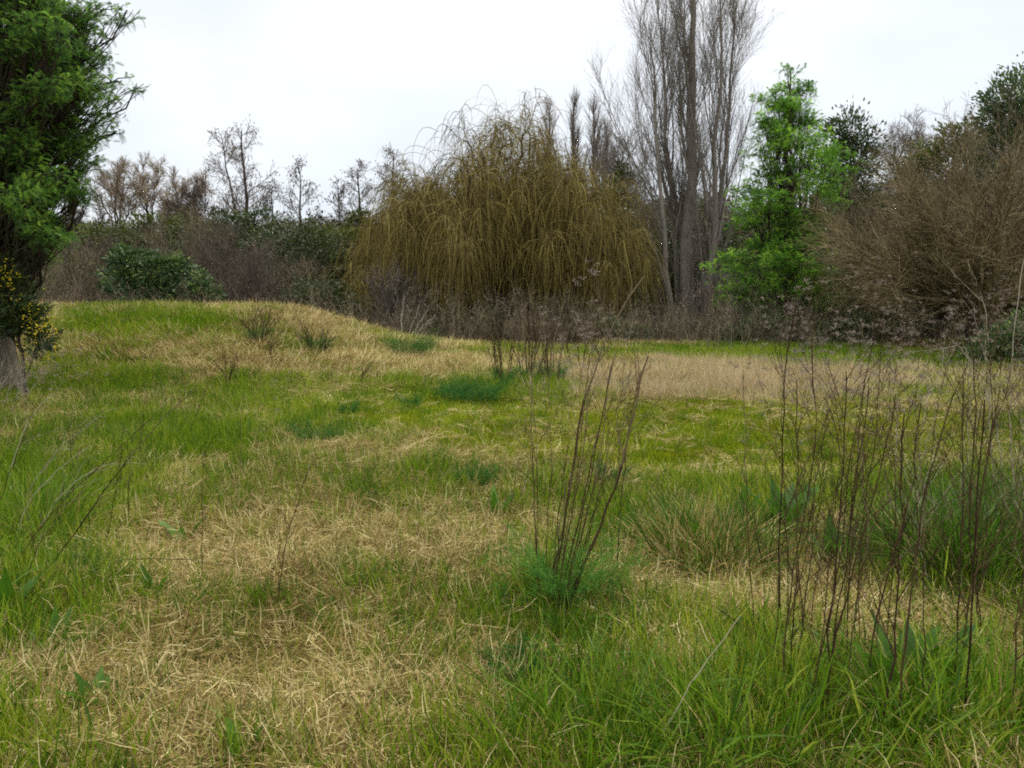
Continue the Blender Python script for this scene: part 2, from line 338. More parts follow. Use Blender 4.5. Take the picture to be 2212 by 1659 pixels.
# ------------------------------------------------------------------ grass
def scatter(name, variants, pts, rot, scl, var, tone, label, cat_):
    me = bpy.data.meshes.new(name); me.vertices.add(len(pts)); me.vertices.foreach_set('co', pts.astype(np.float32).ravel())
    for nm, tp, arr, key in (('rot', 'FLOAT_VECTOR', rot, 'vector'), ('scl', 'FLOAT_VECTOR', scl, 'vector'), ('var', 'INT', var, 'value'), ('tone', 'FLOAT', tone, 'value')):
        a = me.attributes.new(nm, tp, 'POINT'); a.data.foreach_set(key, np.asarray(arr, np.int32 if tp == 'INT' else np.float32).ravel())
    o = bpy.data.objects.new(name, me); C.objects.link(o)
    ng = bpy.data.node_groups.new(name, 'GeometryNodeTree')
    ng.interface.new_socket('Geometry', in_out='INPUT', socket_type='NodeSocketGeometry')
    ng.interface.new_socket('Geometry', in_out='OUTPUT', socket_type='NodeSocketGeometry')
    n = ng.nodes; l = ng.links; gi = n.new('NodeGroupInput'); go_ = n.new('NodeGroupOutput'); jo = n.new('GeometryNodeJoinGeometry')
    def na(nm, tp):
        q = n.new('GeometryNodeInputNamedAttribute'); q.data_type = tp; q.inputs[0].default_value = nm
        return [s for s in q.outputs if s.enabled and s.name == 'Attribute'][0]
    r = na('rot', 'FLOAT_VECTOR'); s = na('scl', 'FLOAT_VECTOR'); vr = na('var', 'INT')
    er = n.new('FunctionNodeEulerToRotation'); l.new(r, er.inputs[0])
    for k, me_v in enumerate(variants):
        so = bpy.data.objects.new(name + '_tuft', me_v)
        oi = n.new('GeometryNodeObjectInfo'); oi.inputs['Object'].default_value = so; oi.inputs['As Instance'].default_value = True
        cp = n.new('FunctionNodeCompare'); cp.data_type = 'INT'; cp.operation = 'EQUAL'
        ins = [q for q in cp.inputs if q.enabled]; l.new(vr, ins[0]); ins[1].default_value = k
        ip = n.new('GeometryNodeInstanceOnPoints'); l.new(gi.outputs[0], ip.inputs['Points'])
        l.new(cp.outputs[0], ip.inputs['Selection']); l.new(oi.outputs['Geometry'], ip.inputs['Instance'])
        l.new(er.outputs[0], ip.inputs['Rotation']); l.new(s, ip.inputs['Scale']); l.new(ip.outputs[0], jo.inputs[0])
    l.new(jo.outputs[0], go_.inputs[0])
    md = o.modifiers.new('scatter', 'NODES'); md.node_group = ng
    return tag(o, label, cat_, kind='stuff')

def tuft(nb, rad, hmin, hmax, wd, lean, bend, K=5, M=None, dirx=None, flat=0., tmul=1., wob=.09):
    g = Geo(); a = rng.random(nb) * 2 * math.pi; r = rad * np.sqrt(rng.random(nb))
    p = np.stack([r * np.cos(a), r * np.sin(a), np.full(nb, -.01)], -1)
    az = a + rng.normal(size=nb) * 1.2 if dirx is None else rng.normal(size=nb) * dirx
    el = lean + .22 * np.abs(rng.normal(size=nb))             # angle from the vertical
    d = np.stack([np.sin(el) * np.cos(az), np.sin(el) * np.sin(az), np.cos(el)], -1)
    h = hmin + (hmax - hmin) * rng.random(nb) ** 1.3
    P = march(p, d, h, K, up=-bend * (rng.random(nb) * 1.6), wob=wob)
    if flat: P[:, :, 2] = np.maximum(P[:, :, 2] * flat, 0) + rng.random((nb, 1)) * .02
    prof = np.array([.8, 1, .85, .55, .06]) if K == 5 else np.interp(np.linspace(0, 1, K), [0, .3, .6, .85, 1], [.8, 1, .85, .5, .06])
    ribbons(g, P, wd * (.6 + .8 * rng.random(nb))[:, None] * prof[None], side=rng.normal(size=(nb, 1, 3)), tint=rng.random(nb) * tmul)
    return g.mesh('tuft', M)
V_GREEN = [tuft(26, .09, .07, .24, .0055, .12, .12, M=m_, tmul=.75) for m_ in (M_GREEN, M_GREEN, M_GREEN, M_GREEN, M_TUSS)]
V_LONG = [tuft(18, .08, .14, .44, .0078, .16, .18, K=7, M=m_, tmul=.95) for m_ in (M_LONG, M_LONG, M_LONG, M_TUSS, M_TUSS)]
V_DRY = [tuft(115, .17, .04, .16, .0025, 1.0, .26, K=6, M=M_DRY, dirx=1.1, flat=.5, wob=.26) for _ in range(6)]
V_DRYUP = [tuft(28, .10, .07, .22, .0032, .5, .22, K=6, M=M_DRY, wob=.16) for _ in range(4)]
V_MOSS = [tuft(70, .15, .015, .055, .006, .25, .1, K=3, M=M_MOSS) for _ in range(4)]
V_FAR_G = [tuft(44, .20, .07, .22, .011, .15, .14, K=4, M=M_GREEN, tmul=.8) for _ in range(4)]
V_FAR_D = [tuft(55, .22, .08, .24, .008, .45, .2, K=4, M=M_DRY) for _ in range(4)]
V_SEED = [tuft(46, .20, .15, .38, .007, .12, .10, K=4, M=M_SEED) for _ in range(4)]

def sample(dens, y0, y1, marg=1.5):
    """points strewn over the part of the meadow a camera here or a step aside can see"""
    hw = lambda y: .70 * y + marg
    n_ = int(dens * (y1 - y0) * (hw(y0) + hw(y1)))
    y = y0 + (y1 - y0) * rng.random(n_ * 2); x = (rng.random(n_ * 2) * 2 - 1) * hw(y1)
    k = np.abs(x) < hw(y); return x[k], y[k]
def place(name, V, sets, prob, size, label, cat_, orient=None, tilt=.12):
    XS = []
    for (dens, y0, y1, s) in sets:
        x, y = sample(dens, y0, y1); f = fields(x, y); pr = prob(x, y, *f); k = rng.random(len(x)) < pr
        XS.append((x[k], y[k], np.full(k.sum(), s), [q[k] for q in f]))
    x = cat(*[q[0] for q in XS]); y = cat(*[q[1] for q in XS]); s = cat(*[q[2] for q in XS])
    f = [cat(*[q[3][j] for q in XS]) for j in range(6)]
    n_ = len(x); pts = np.stack([x, y, height(x, y)], -1)
    rz = rng.random(n_) * 6.283 if orient is None else orient(x, y)
    rot = np.stack([rng.normal(size=n_) * tilt, rng.normal(size=n_) * tilt, rz], -1)
    sz = s * size(x, y, *f) * (.75 + .5 * rng.random(n_)); scl = np.stack([sz, sz, sz * (.8 + .4 * rng.random(n_))], -1)
    tone = fbm(x, y, 1.1, 3) * .8 + .25 * rng.normal(size=n_)
    print(name, n_)
    return scatter(name, V, pts, rot, scl, rng.integers(0, len(V), n_), tone, label, cat_)
flow = lambda x, y: 2.6 * fbm(x, y, .8, 2) * 2 + rng.normal(size=len(x)) * .5
place('dry_grass_thatch', V_DRY, [(360, 1.6, 5, 1.), (240, 5, 8.5, 1.), (130, 8.5, 12, 1.15)],
      lambda x, y, u, v, G, M, Lg, K: np.clip(1.3 - 1.05 * G, .12, 1) * (1 - .93 * M), lambda x, y, u, v, G, M, Lg, K: 1.,
      'matted straw coloured dead grass lying flattened across the meadow', 'dry grass', orient=flow, tilt=.2)
place('upright_dry_grass', V_DRYUP, [(130, 1.6, 5, 1.15), (85, 5, 12, 1.15)],
      lambda x, y, u, v, G, M, Lg, K: np.clip(1.1 - 1.0 * G, .1, 1) * (1 - .9 * M), lambda x, y, u, v, G, M, Lg, K: 1.,
      'thin curled dead grass blades standing out of the thatch', 'dry grass')
place('green_grass', V_GREEN, [(260, 1.6, 5, .9), (190, 5, 8.5, 1.), (120, 8.5, 12, 1.1)],
      lambda x, y, u, v, G, M, Lg, K: np.clip(.30 + .9 * (G - .15), .32, 1) * (1 - .85 * M), lambda x, y, u, v, G, M, Lg, K: (.75 + .35 * G) * (1 - .35 * M),
      'short bright green grass growing through the dead thatch', 'grass')
place('long_green_grass', V_LONG, [(75, 1.4, 4.2, .85), (40, 4.2, 9, .8), (20, 9, 20, .8)],
      lambda x, y, u, v, G, M, Lg, K: np.clip(1.05 * Lg * (.1 + G + .8 * fbm(x, y, 1.7, 2)) + .12, 0, 1) * (1 - M), lambda x, y, u, v, G, M, Lg, K: .6 + .45 * Lg,
      'long arching green grass blades in lush patches', 'grass')
place('short_turf', V_MOSS, [(170, 5, 9.5, 1.), (110, 9.5, 14, 1.2)],
      lambda x, y, u, v, G, M, Lg, K: np.clip(M * (.75 + .9 * fbm(x, y, 2.2, 3)), 0, 1), lambda x, y, u, v, G, M, Lg, K: 1.,
      'mossy olive turf a few centimetres high with bare soil specks', 'turf')
place('far_green_grass', V_FAR_G, [(75, 12, 17, 1.), (50, 17, 20.5, .8)],
      lambda x, y, u, v, G, M, Lg, K: np.clip(.05 + 1.1 * (G - .1), .06, 1) * (1 - .8 * M), lambda x, y, u, v, G, M, Lg, K: .75 + .3 * Lg,
      'green grass on the mound and the far end of the meadow', 'grass')
place('far_dry_grass', V_FAR_D, [(80, 12, 17, 1.), (40, 17, 20, .8)],
      lambda x, y, u, v, G, M, Lg, K: np.clip(1.2 - 1.2 * G, .08, 1) * (1 - .9 * M), lambda x, y, u, v, G, M, Lg, K: 1.,
      'faded dry grass on the slope of the mound', 'dry grass')
place('seeding_dry_grass', V_SEED, [(42, 10, 15, .8)],
      lambda x, y, u, v, G, M, Lg, K: np.clip(K * 1.0 - .25 + 1.1 * fbm(x, y, 1.1, 3), 0, 1) * (x > 0), lambda x, y, u, v, G, M, Lg, K: 1.,
      'band of pinkish tan seeding grass across the far meadow on the right', 'dry grass')

# ------------------------------------------------------------------ placing by distance
cp_, sp_ = math.cos(PITCH), math.sin(PITCH)
def zat(v, Y): return float(at(CX, v, Y)[2])
def xat(u, v, Y): return float(at(u, v, Y)[0])
def pt(u, v, Y): return at(u, v, Y)
def base_at(u, Y):
    x = xat(u, HOR + 60, Y); return np.array([x, Y, hgt(x, Y)])
def fronds(g, p, d, ln, pairs=9, tint=None, mi=0, wd=.16, pw=.09):
    """feathery leaves: narrow leaflets in pairs along a drooping midrib"""
    n = len(p); d = norm(d); s = norm(np.cross(d, np.array([0, 0, 1.]) + .5 * rng.normal(size=(n, 3)))); up = np.cross(s, d)
    ln = np.broadcast_to(ln, (n,))
    t = np.linspace(.08, 1, pairs)[None, :, None]
    C_ = p[:, None] + ln[:, None, None] * (t * d[:, None] - np.array([0, 0, .30]) * t * t)
    pl = (ln[:, None] * wd * 2.6 * (1 - .75 * np.abs(t[..., 0] * 1.0 - .4) ** 1.3))[..., None]
    V = []
    for sg in (-1, 1):
        tip = C_ + pl * (sg * .8 * s[:, None] + .45 * d[:, None] - .12 * up[:, None])
        V.append(np.stack([C_ - d[:, None] * ln[:, None, None] * pw * .5, C_ + d[:, None] * ln[:, None, None] * pw * .5, tip], 2))
    V = np.stack(V, 1).reshape(-1, 3)
    if tint is None: tint = rng.random(n)
    g.add(V, np.arange(len(V)).reshape(-1, 3), np.repeat(tint, pairs * 6), mi)
def lobed(name, label, cat_, base, lobes, n_cl, per, kind, leaf, M, Mb, trunk_r, trunk_top, group=None, shell=.55, spread=.22, lean=0., extra=None, droop=0.0, branch_name='branch', tipbias=.6, trunkparts=1):
    """evergreen tree or bush: stem, limbs to every lobe, twigs to every clump, leaves in the clumps"""
    root = thing(name, label, cat_, base, group); base = np.array(base, float)
    top = np.array([trunk_top[0], trunk_top[1], trunk_top[2]], float)
    gt = Geo(); tr = curve_to(base - np.array([0, 0, .15]), top, 9, 0, .04)
    tubes(gt, tr, trunk_r * np.linspace(1.15, .12, 9)[None] * np.ones((1, 1)), 9 if trunk_r > .05 else 5, .5)
    obj('trunk' if trunk_r > .04 else 'stem', gt, Mb, root)
    att = .52 if kind == 'frond' else .85
    gb = Geo(); gf = Geo(); area = np.array([l_[3] * l_[5] + .02 for l_ in lobes]) * np.array([l_[6] if len(l_) > 6 else 1. for l_ in lobes])
    cnt = np.maximum((n_cl * area / area.sum()).astype(int), 2)
    for (l_, nc) in zip(lobes, cnt):
        c0 = np.array(l_[:3]); rad = np.array(l_[3:6])
        zc = np.clip((c0[2] - base[2] - .3) / max(top[2] - base[2], .1), .1, .97)
        a, _ = interp(tr, np.array([[zc * att]]))
        limb = curve_to(a[0], c0[None], 8, .06, .12)
        lr = max(trunk_r * (.2 if kind == 'frond' else .32), .008)
        tubes(gb, limb, lr * np.linspace(1, .3, 8)[None], 5, rng.random())
        dv = norm(rng.normal(size=(nc, 3))); rr = (shell + (1 - shell) * rng.random(nc) ** .5)[:, None]
        rr = rr * (1 + .18 * np.sin(dv[:, :1] * 5 + dv[:, 2:] * 4 + rng.random() * 6))
        cc = c0 + dv * rad * rr
        cc[:, 2] = np.maximum(cc[:, 2], height(cc[:, 0], cc[:, 1]) + .08)
        st, _ = interp(limb, (.25 + .75 * rng.random((1, nc)))); tw = curve_to(st[0], cc, 5, .05 - droop, .12)
        tubes(gb, tw, np.maximum(lr * .35, .004) * np.linspace(1, .4, 5)[None] * np.ones((nc, 1)), 3)
        dd = norm(tw[:, -1] - tw[:, -2])
        n = nc * per; ci = np.repeat(np.arange(nc), per)
        sz = float(rad.mean()) * spread if spread < 1 else spread - 1
        off = rng.normal(size=(n, 3)) * sz * np.array([1, 1, .6])
        back = tw[ci, 3] * .5 + cc[ci] * .5 if kind == 'frond' else cc[ci]
        p = back + off; d = norm(dd[ci] * .8 + dv[ci] * .6 + norm(off) * .5 + .45 * rng.normal(size=(n, 3)) + np.array([0, 0, .15 - droop * 2]))
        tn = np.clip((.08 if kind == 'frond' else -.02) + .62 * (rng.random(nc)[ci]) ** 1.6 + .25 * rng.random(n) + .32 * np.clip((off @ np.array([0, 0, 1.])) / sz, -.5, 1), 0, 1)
        ln = leaf * (.7 + .6 * rng.random(n))
        if kind == 'frond': d = norm(d + 1.5 * rng.normal(size=d.shape) + np.array([0, 0, .35]))
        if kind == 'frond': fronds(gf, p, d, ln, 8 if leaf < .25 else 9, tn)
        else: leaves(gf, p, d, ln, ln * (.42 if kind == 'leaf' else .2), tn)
    obj(branch_name, gb, Mb, root)
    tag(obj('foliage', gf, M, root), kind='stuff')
    if extra: extra(root)
    return root
def bare(name, label, cat_, base, P, R, levels, M0, M1, group=None, split=0, extra=None, sides=8, ribbon_last=None, twig='twigs'):
    """leafless tree: given stems P, then each level's shoots grown from the one before"""
    root = thing(name, label, cat_, base, group)
    for k in range(len(P)):
        g = Geo(); tubes(g, P[k:k + 1], R[k:k + 1], sides, .3 + .4 * rng.random()); obj('trunk' if k == 0 else 'stem', g, M0, root)
    lv = [(P, R)]; gt = Geo()
    for j, a in enumerate(levels):
        Q, S = spawn(lv[-1][0], lv[-1][1], **a); lv.append((Q, S))
        zb = height(Q[:, :, 0], Q[:, :, 1]) + .05
        Q[:, :, 2] = np.maximum(Q[:, :, 2], zb)
        if j == 0 and split:
            order = np.argsort(-S[:, 0])
            for q in order[:split]:
                g = Geo(); tubes(g, Q[q:q + 1], S[q:q + 1], 6, .3 + .5 * rng.random()); obj('branch', g, M0, root)
            rest = order[split:]
            if len(rest): tubes(gt, Q[rest], S[rest], 5)
        else: tubes(gt, Q, S, 4 if j == 0 else 3)
    if extra: extra(root, lv)
    tag(obj(twig, gt, M1, root), kind='stuff'); return root
def LN(a, b=0.): return lambda t: a * (1 - t) + b * t
def stem(u0, v0, u1, v1, Y, r, K=12, wob=.03, dy=0., tip=.15):
    b = base_at(u0, Y); b[2] -= .1; e = pt(u1, v1, Y + dy)
    return curve_to(b, e[None], K, 0, wob), r * np.linspace(1.1, tip, K)[None]
def stack(L_): return cat(*[a for a, _ in L_]), cat(*[b for _, b in L_])

# ------------------------------------------------------------------ the wood on the rise behind everything
def scrub(leafm, twm, nc, nl, sz):
    g = Geo(); c = norm(rng.normal(size=(nc, 3))) * rng.uniform(.35, 1, (nc, 1)) ** .6 * np.array([.5, .5, .52]) + np.array([0, 0, .5]); c[:, 2] = np.clip(c[:, 2], .02, 1.1)
    b0 = np.zeros((nc, 3)); b0[:, :2] = rng.normal(size=(nc, 2)) * .1; tubes(g, curve_to(b0, c, 5, 0, .12), .006 * np.linspace(1.3, .4, 5)[None] * np.ones((nc, 1)), 3, mi=1)
    p = np.repeat(c, nl, 0) + rng.normal(size=(nc * nl, 3)) * .05; leaves(g, p, rng.normal(size=p.shape) + np.array([0, 0, .6]), sz, sz * .45)
    return g.mesh('scrub', [leafm, twm])
V_WOOD = [scrub(M_LEAF_D, M_TWIG_B, 70, 9, .05), scrub(M_LEAF_Y, M_TWIG_B, 70, 8, .05), scrub(M_TWIG_P, M_TWIG_P, 150, 4, .05), scrub(M_TWIG_B, M_TWIG_B, 150, 4, .05), scrub(M_LEAF_D, M_TWIG_G, 110, 6, .05)]
n_ = 700; yy = rng.uniform(32, 50, n_); uu = rng.uniform(-500, 2700, n_); xx = (uu - CX) / F * yy; zz = height(xx, yy)
tv = np.interp(uu, [0, 200, 450, 700, 1000, 1350, 1600, 1850, 2212], [505, 510, 492, 485, 480, 445, 445, 410, 380]) + rng.uniform(-25, 75, n_) + 55 * fbm(uu * .012, yy * 0, 1., 3)
hh_ = np.clip((np.array([zat(a, b_) for a, b_ in zip(tv, yy)]) - zz), .7, 5.5)
scatter('far_scrub', V_WOOD, np.stack([xx, yy, zz - .1], -1), np.stack([0 * xx, 0 * xx, rng.random(n_) * 6.28], -1), np.stack([hh_ * 1.1 + .8, hh_ * 1.1 + .8, hh_], -1), rng.integers(0, 5, n_), rng.normal(size=n_) * .3,
        'distant dark scrub and bushes covering the rise behind the trees', 'scrub')

# ------------------------------------------------------------------ house beyond the trees
hb = base_at(1440, 50); hr = thing('house', 'low house with a dark sheet roof, glimpsed behind the tall bare poplar', 'house', hb)
zr = zat(457, 50); g = Geo()
def boxg(g, x0, x1, y0, y1, z0, z1, t=.5):
    V = np.array([[x, y, z] for x in (x0, x1) for y in (y0, y1) for z in (z0, z1)], float)
    g.add(V, np.array([[0, 1, 3, 2], [4, 6, 7, 5], [0, 4, 5, 1], [2, 3, 7, 6], [0, 2, 6, 4], [1, 5, 7, 3]]), t)
boxg(g, hb[0] - 4, hb[0] + 5, 48, 54, hb[2] - .5, zr - 1.2); obj('wall', g, M_WALL, hr, smooth=False)
g = Geo()
V = np.array([[hb[0] - 4.5, 47.5, zr - 1.25], [hb[0] + 5.5, 47.5, zr - 1.25], [hb[0] + 5.5, 51, zr], [hb[0] - 4.5, 51, zr],
              [hb[0] - 4.5, 54.5, zr - 1.25], [hb[0] + 5.5, 54.5, zr - 1.25]]); V2 = V - np.array([0, 0, .12])
g.add(cat(V, V2), np.array([[0, 1, 2, 3], [3, 2, 5, 4], [6, 9, 8, 7], [9, 10, 11, 8], [0, 6, 7, 1], [4, 5, 11, 10]]), .5); obj('roof', g, M_ROOF, hr, smooth=False)
g = Geo(); boxg(g, hb[0] - 2, hb[0] - .8, 47.95, 48.05, hb[2] + .9, hb[2] + 1.8); obj('window', g, M_ROOF, hr, smooth=False)

# ------------------------------------------------------------------ big poplar
Yp = 29
S = [stem(1487, 745, 1492, -190, Yp, .25, 16, .01), stem(1535, 740, 1590, 0, Yp + .8, .12, 14, .05, .5), stem(1455, 740, 1405, 100, Yp - .4, .11, 14, .05, -.5),
     stem(1520, 740, 1560, -60, Yp - .6, .12, 14, .05, .4), stem(1465, 742, 1440, 10, Yp + .5, .12, 14, .05, 0)]
P, R = stack([(curve_to(a[0, 0], a[0, -1][None], 14, 0, .02), (np.linspace(b[0, 0], b[0, -1], 14)[None])) for a, b in S])
bare('poplar', 'huge leafless poplar with upswept branches, taller than everything in view', 'tree', base_at(1487, Yp), P, R,
     [dict(m=15, t0=.04, t1=.9, ang=.34, lnf=LN(5.4, 1.8), K=9, up=.075, wob=.05, rf=.36, rmin=.02, a_j=.22),
      dict(m=12, t0=.12, t1=.97, ang=.42, lnf=LN(2.0, .8), K=6, up=.10, wob=.06, rf=.42, rmin=.008),
      dict(m=7, t0=.15, t1=.98, ang=.42, lnf=LN(.95, .45), K=4, up=.12, wob=.08, rf=.6, rmin=.0055),
      dict(m=2, t0=.2, t1=.98, ang=.5, lnf=LN(.4, .25), K=3, up=.1, wob=.08, rf=.8, rmin=.0035)],
     M_POPLAR, M_POPLAR, split=30, sides=12)
# thin shoots crowding the poplar's foot
P, R = stack([stem(u, 745, u + (u - 1490) * .25 + 25 * rng.normal(), v, Yp - 1.2 + rng.random() * 2, .035, 9, .06) for u, v in
              zip(1490 + 55 * rng.normal(size=16), rng.uniform(400, 620, 16))])
bare('sapling', 'crowd of thin grey suckers sprouting round the foot of the tall poplar', 'sapling', base_at(1470, Yp - 1.2), P, R,
     [dict(m=14, t0=.1, t1=.97, ang=.35, lnf=LN(1.2, .5), K=5, up=.08, wob=.06, rf=.5, rmin=.008), dict(m=4, t0=.2, t1=.97, ang=.5, lnf=LN(.5, .3), K=3, up=.05, wob=.1, rf=.7, rmin=.005)],
     M_BARK_G, M_TWIG_G, sides=5)

# ------------------------------------------------------------------ poplars far behind the willow
for u, vt, lab in ((1240, 192, 'tallest of the slim grey poplars standing far behind the willow'), (1283, 205, 'slim grey poplar just right of the tallest far one'),
                   (1312, 262, 'short slim far poplar beside the spreading bare tree'), (1187, 215, 'slim far poplar whose tip rises behind the willow crown')):
    vt += 28; Y = 62 + 3 * rng.random(); P, R = stem(u, 700, u, vt, Y, .3, 12, .01)
    bare('poplar', lab, 'tree', base_at(u, Y), P, R,
         [dict(m=32, t0=.1, t1=.97, ang=.28, lnf=LN(3.6, .9), K=6, up=.06, wob=.03, rf=.35, rmin=.022),
          dict(m=9, t0=.1, t1=.97, ang=.3, lnf=LN(1.4, .6), K=4, up=.06, wob=.06, rf=.6, rmin=.012), dict(m=4, t0=.1, t1=.97, ang=.35, lnf=LN(.7, .4), K=3, up=.05, wob=.06, rf=.7, rmin=.008)],
         M_TWIG_G, M_TWIG_G, sides=6)

# ------------------------------------------------------------------ bare broad trees and alders at the back
def broad(name, lab, u, Y, vt, wpx, M, Mb=None, up=.03, dens=1., group=None, nst=5):
    H = zat(vt, Y) - base_at(u, Y)[2]; W = wpx * Y / F / 2
    sts = []
    for k in range(nst):
        a = (k + .5) / nst * 2 - 1
        b = base_at(u + 6 * a, Y); e = np.array([b[0] + a * W * .85, Y + rng.normal() * W * .4, b[2] + H * (.93 - .28 * a * a)])
        p = curve_to(b - np.array([0, 0, .1]), e[None], 10, 0, .10); p[0, :, 0] = b[0] + (p[0, :, 0] - b[0]) * np.linspace(.3, 1, 10)
        sts.append((p, .02 * H * np.linspace(1, .12, 10)[None] * (1 if k == nst // 2 else .75)))
    P, R = stack(sts)
    return bare(name, lab, 'tree', base_at(u, Y), P, R,
                [dict(m=int(17 * dens), t0=.25, t1=.97, ang=.6, lnf=LN(H * .30, H * .12), K=7, up=up, wob=.09, rf=.45, rmin=.016),
                 dict(m=9, t0=.15, t1=.98, ang=.6, lnf=LN(H * .13, H * .07), K=5, up=up, wob=.1, rf=.5, rmin=.011),
                 dict(m=6, t0=.15, t1=.98, ang=.6, lnf=LN(H * .06, H * .04), K=3, up=up, wob=.1, rf=.7, rmin=.008)], Mb or M_BARK_D, M, group=group, sides=6)
for u, Y, vt, wp, M, lab in ((262, 42, 345, 210, M_TWIG_T, 'round bare tree with tan twigs, first one right of the big leafy tree'),
                             (335, 44, 343, 220, M_TWIG_T, 'broad bare tree with pale tan crown behind the glossy green shrub'),
                             (398, 40, 365, 190, M_TWIG_T, 'bare tan tree crowding the left side of the tall alder'),
                             (180, 38, 430, 170, M_TWIG_P, 'low purplish bare tree half hidden by the big leafy tree'),
                             (445, 36, 395, 160, M_TWIG_P, 'dark twiggy tree in front of the leaning alder stem'),
                             (1345, 55, 285, 130, M_TWIG_G, 'spreading bare tree between the far poplars and the tallest poplar'),
                             (1945, 46, 250, 95, M_TWIG_G, 'pale bare tree showing in the gap left of the brown shrubs'),
                             (1915, 40, 385, 100, M_TWIG_G, 'low grey bare tree in the gap right of the bright green tree')):
    broad('bare_tree', lab, u, Y, vt, wp, M)
def alder(lab, sts, Y, H_, dens=1., catk=True, M=M_TWIG_P):
    P, R = stack([stem(u0, 700, u1, v1, Y + dy, r, 12, .02) for u0, u1, v1, dy, r in sts])
    def ex(root, lv):
        g = Geo(); Q = lv[-1][0]; n = min(len(Q) , 2600)
        k = rng.choice(len(Q), n, replace=False); p = Q[k, -1]
        leaves(g, p, np.array([0, 0, -1.]) + .4 * rng.normal(size=(n, 3)), .10, .035); tag(obj('catkins', g, M_TWIG_P, root), kind='stuff')
    return bare('alder', lab, 'tree', base_at(sts[0][0], Y), P, R,
                [dict(m=int(26 * dens), t0=.22, t1=.98, ang=.85, lnf=LN(H_ * .36, H_ * .06), K=7, up=.06, wob=.05, rf=.35, rmin=.014),
                 dict(m=8, t0=.2, t1=.98, ang=.7, lnf=LN(H_ * .10, H_ * .05), K=4, up=.03, wob=.08, rf=.5, rmin=.008),
                 dict(m=4, t0=.2, t1=.98, ang=.6, lnf=LN(H_ * .045, H_ * .03), K=3, up=.0, wob=.1, rf=.7, rmin=.006)], M_BARK_D, M, extra=ex if catk else None, sides=6)
alder('tall double stemmed bare alder, highest tree left of the willow', [(545, 522, 282, 0, .13), (548, 478, 292, .6, .09)], 33, 6.5, 1., M=M_TWIG_G)
alder('small bare alder hung with catkins, next right of the tall double one', [(590, 588, 400, 0, .08)], 34, 4.2)
alder('conical bare alder with dark catkins above the dark green bushes', [(655, 648, 368, 0, .10)], 33, 5.)
alder('slender bare alder left of the catkin laden pair', [(733, 731, 400, 0, .07)], 35, 4.2)
alder('dark catkin laden alder behind the pointed evergreen', [(778, 772, 362, 0, .10)], 36, 4.8)
alder('pale thin alder touching the left edge of the willow crown', [(858, 852, 330, 0, .10)], 36, 5.2, M=M_TWIG_G)

# ------------------------------------------------------------------ weeping willow
Yw = 26.5; bw = base_at(1068, Yw); rw = thing('weeping_willow', 'wide weeping willow with a curtain of yellow brown withes', 'tree', bw)
tp = pt(1060, 610, Yw); g = Geo(); tr = curve_to(bw - np.array([0, 0, .2]), tp[None], 8, 0, .05)
tubes(g, tr, .26 * np.linspace(1.25, .8, 8)[None], 12, .4); obj('trunk', g, M_BARK_D, rw)
tg = [(1045, 300), (1005, 262), (1075, 235), (1140, 240), (1180, 290), (1225, 350), (930, 385), (885, 405), (850, 460), (1290, 420), (1340, 500), (1350, 560), (975, 390), (1110, 400),
      (800, 560), (790, 620), (1210, 480), (1000, 520), (1300, 560), (1150, 560), (900, 540), (1340, 600), (840, 580), (1060, 480), (950, 470), (1250, 440), (778, 645), (785, 590), (800, 520), (820, 650), (1345, 640), (1350, 540), (1300, 640), (1190, 620), (950, 630), (1060, 560), (880, 640), (1240, 540), (1120, 320), (1040, 370), (868, 400), (905, 385), (955, 372), (838, 440), (1262, 375), (1300, 400), (1345, 450), (1240, 325), (1100, 255), (1165, 262), (1205, 320), (1010, 330)]
Pl = []; 
for (u, v) in tg:
    v += 40 * (v < 400) + 15 * (400 <= v < 470)
    dy = rng.normal() * 1.5 if v < 480 else rng.uniform(-3.2, 1.5)
    e = pt(u, v, Yw + dy); a, _ = interp(tr, np.array([[.75 + .25 * rng.random()]]))
    p = curve_to(a[0], e[None], 12, .10, .09); Pl.append(p)
    g = Geo(); tubes(g, p, np.linspace(.11, .018, 12)[None], 6, .5 * rng.random()); obj('branch', g, M_BARK_D, rw)
Pl = cat(*Pl); Rl = np.tile(np.linspace(.11, .018, 12)[None], (len(Pl), 1))
Q1, R1 = spawn(Pl, Rl, 13, .25, 1., .75, LN(1.5, .9), 7, up=.03, wob=.12, rf=.4, rmin=.014)
Q2, R2 = spawn(Q1, R1, 3, .3, 1., .7, LN(.8, .5), 5, up=.06, wob=.14, rf=.5, rmin=.009)
g = Geo(); tubes(g, Q1, R1, 4); tubes(g, Q2, R2, 3); tag(obj('twigs', g, M_TWIG_O, rw), kind='stuff')
gw = Geo()
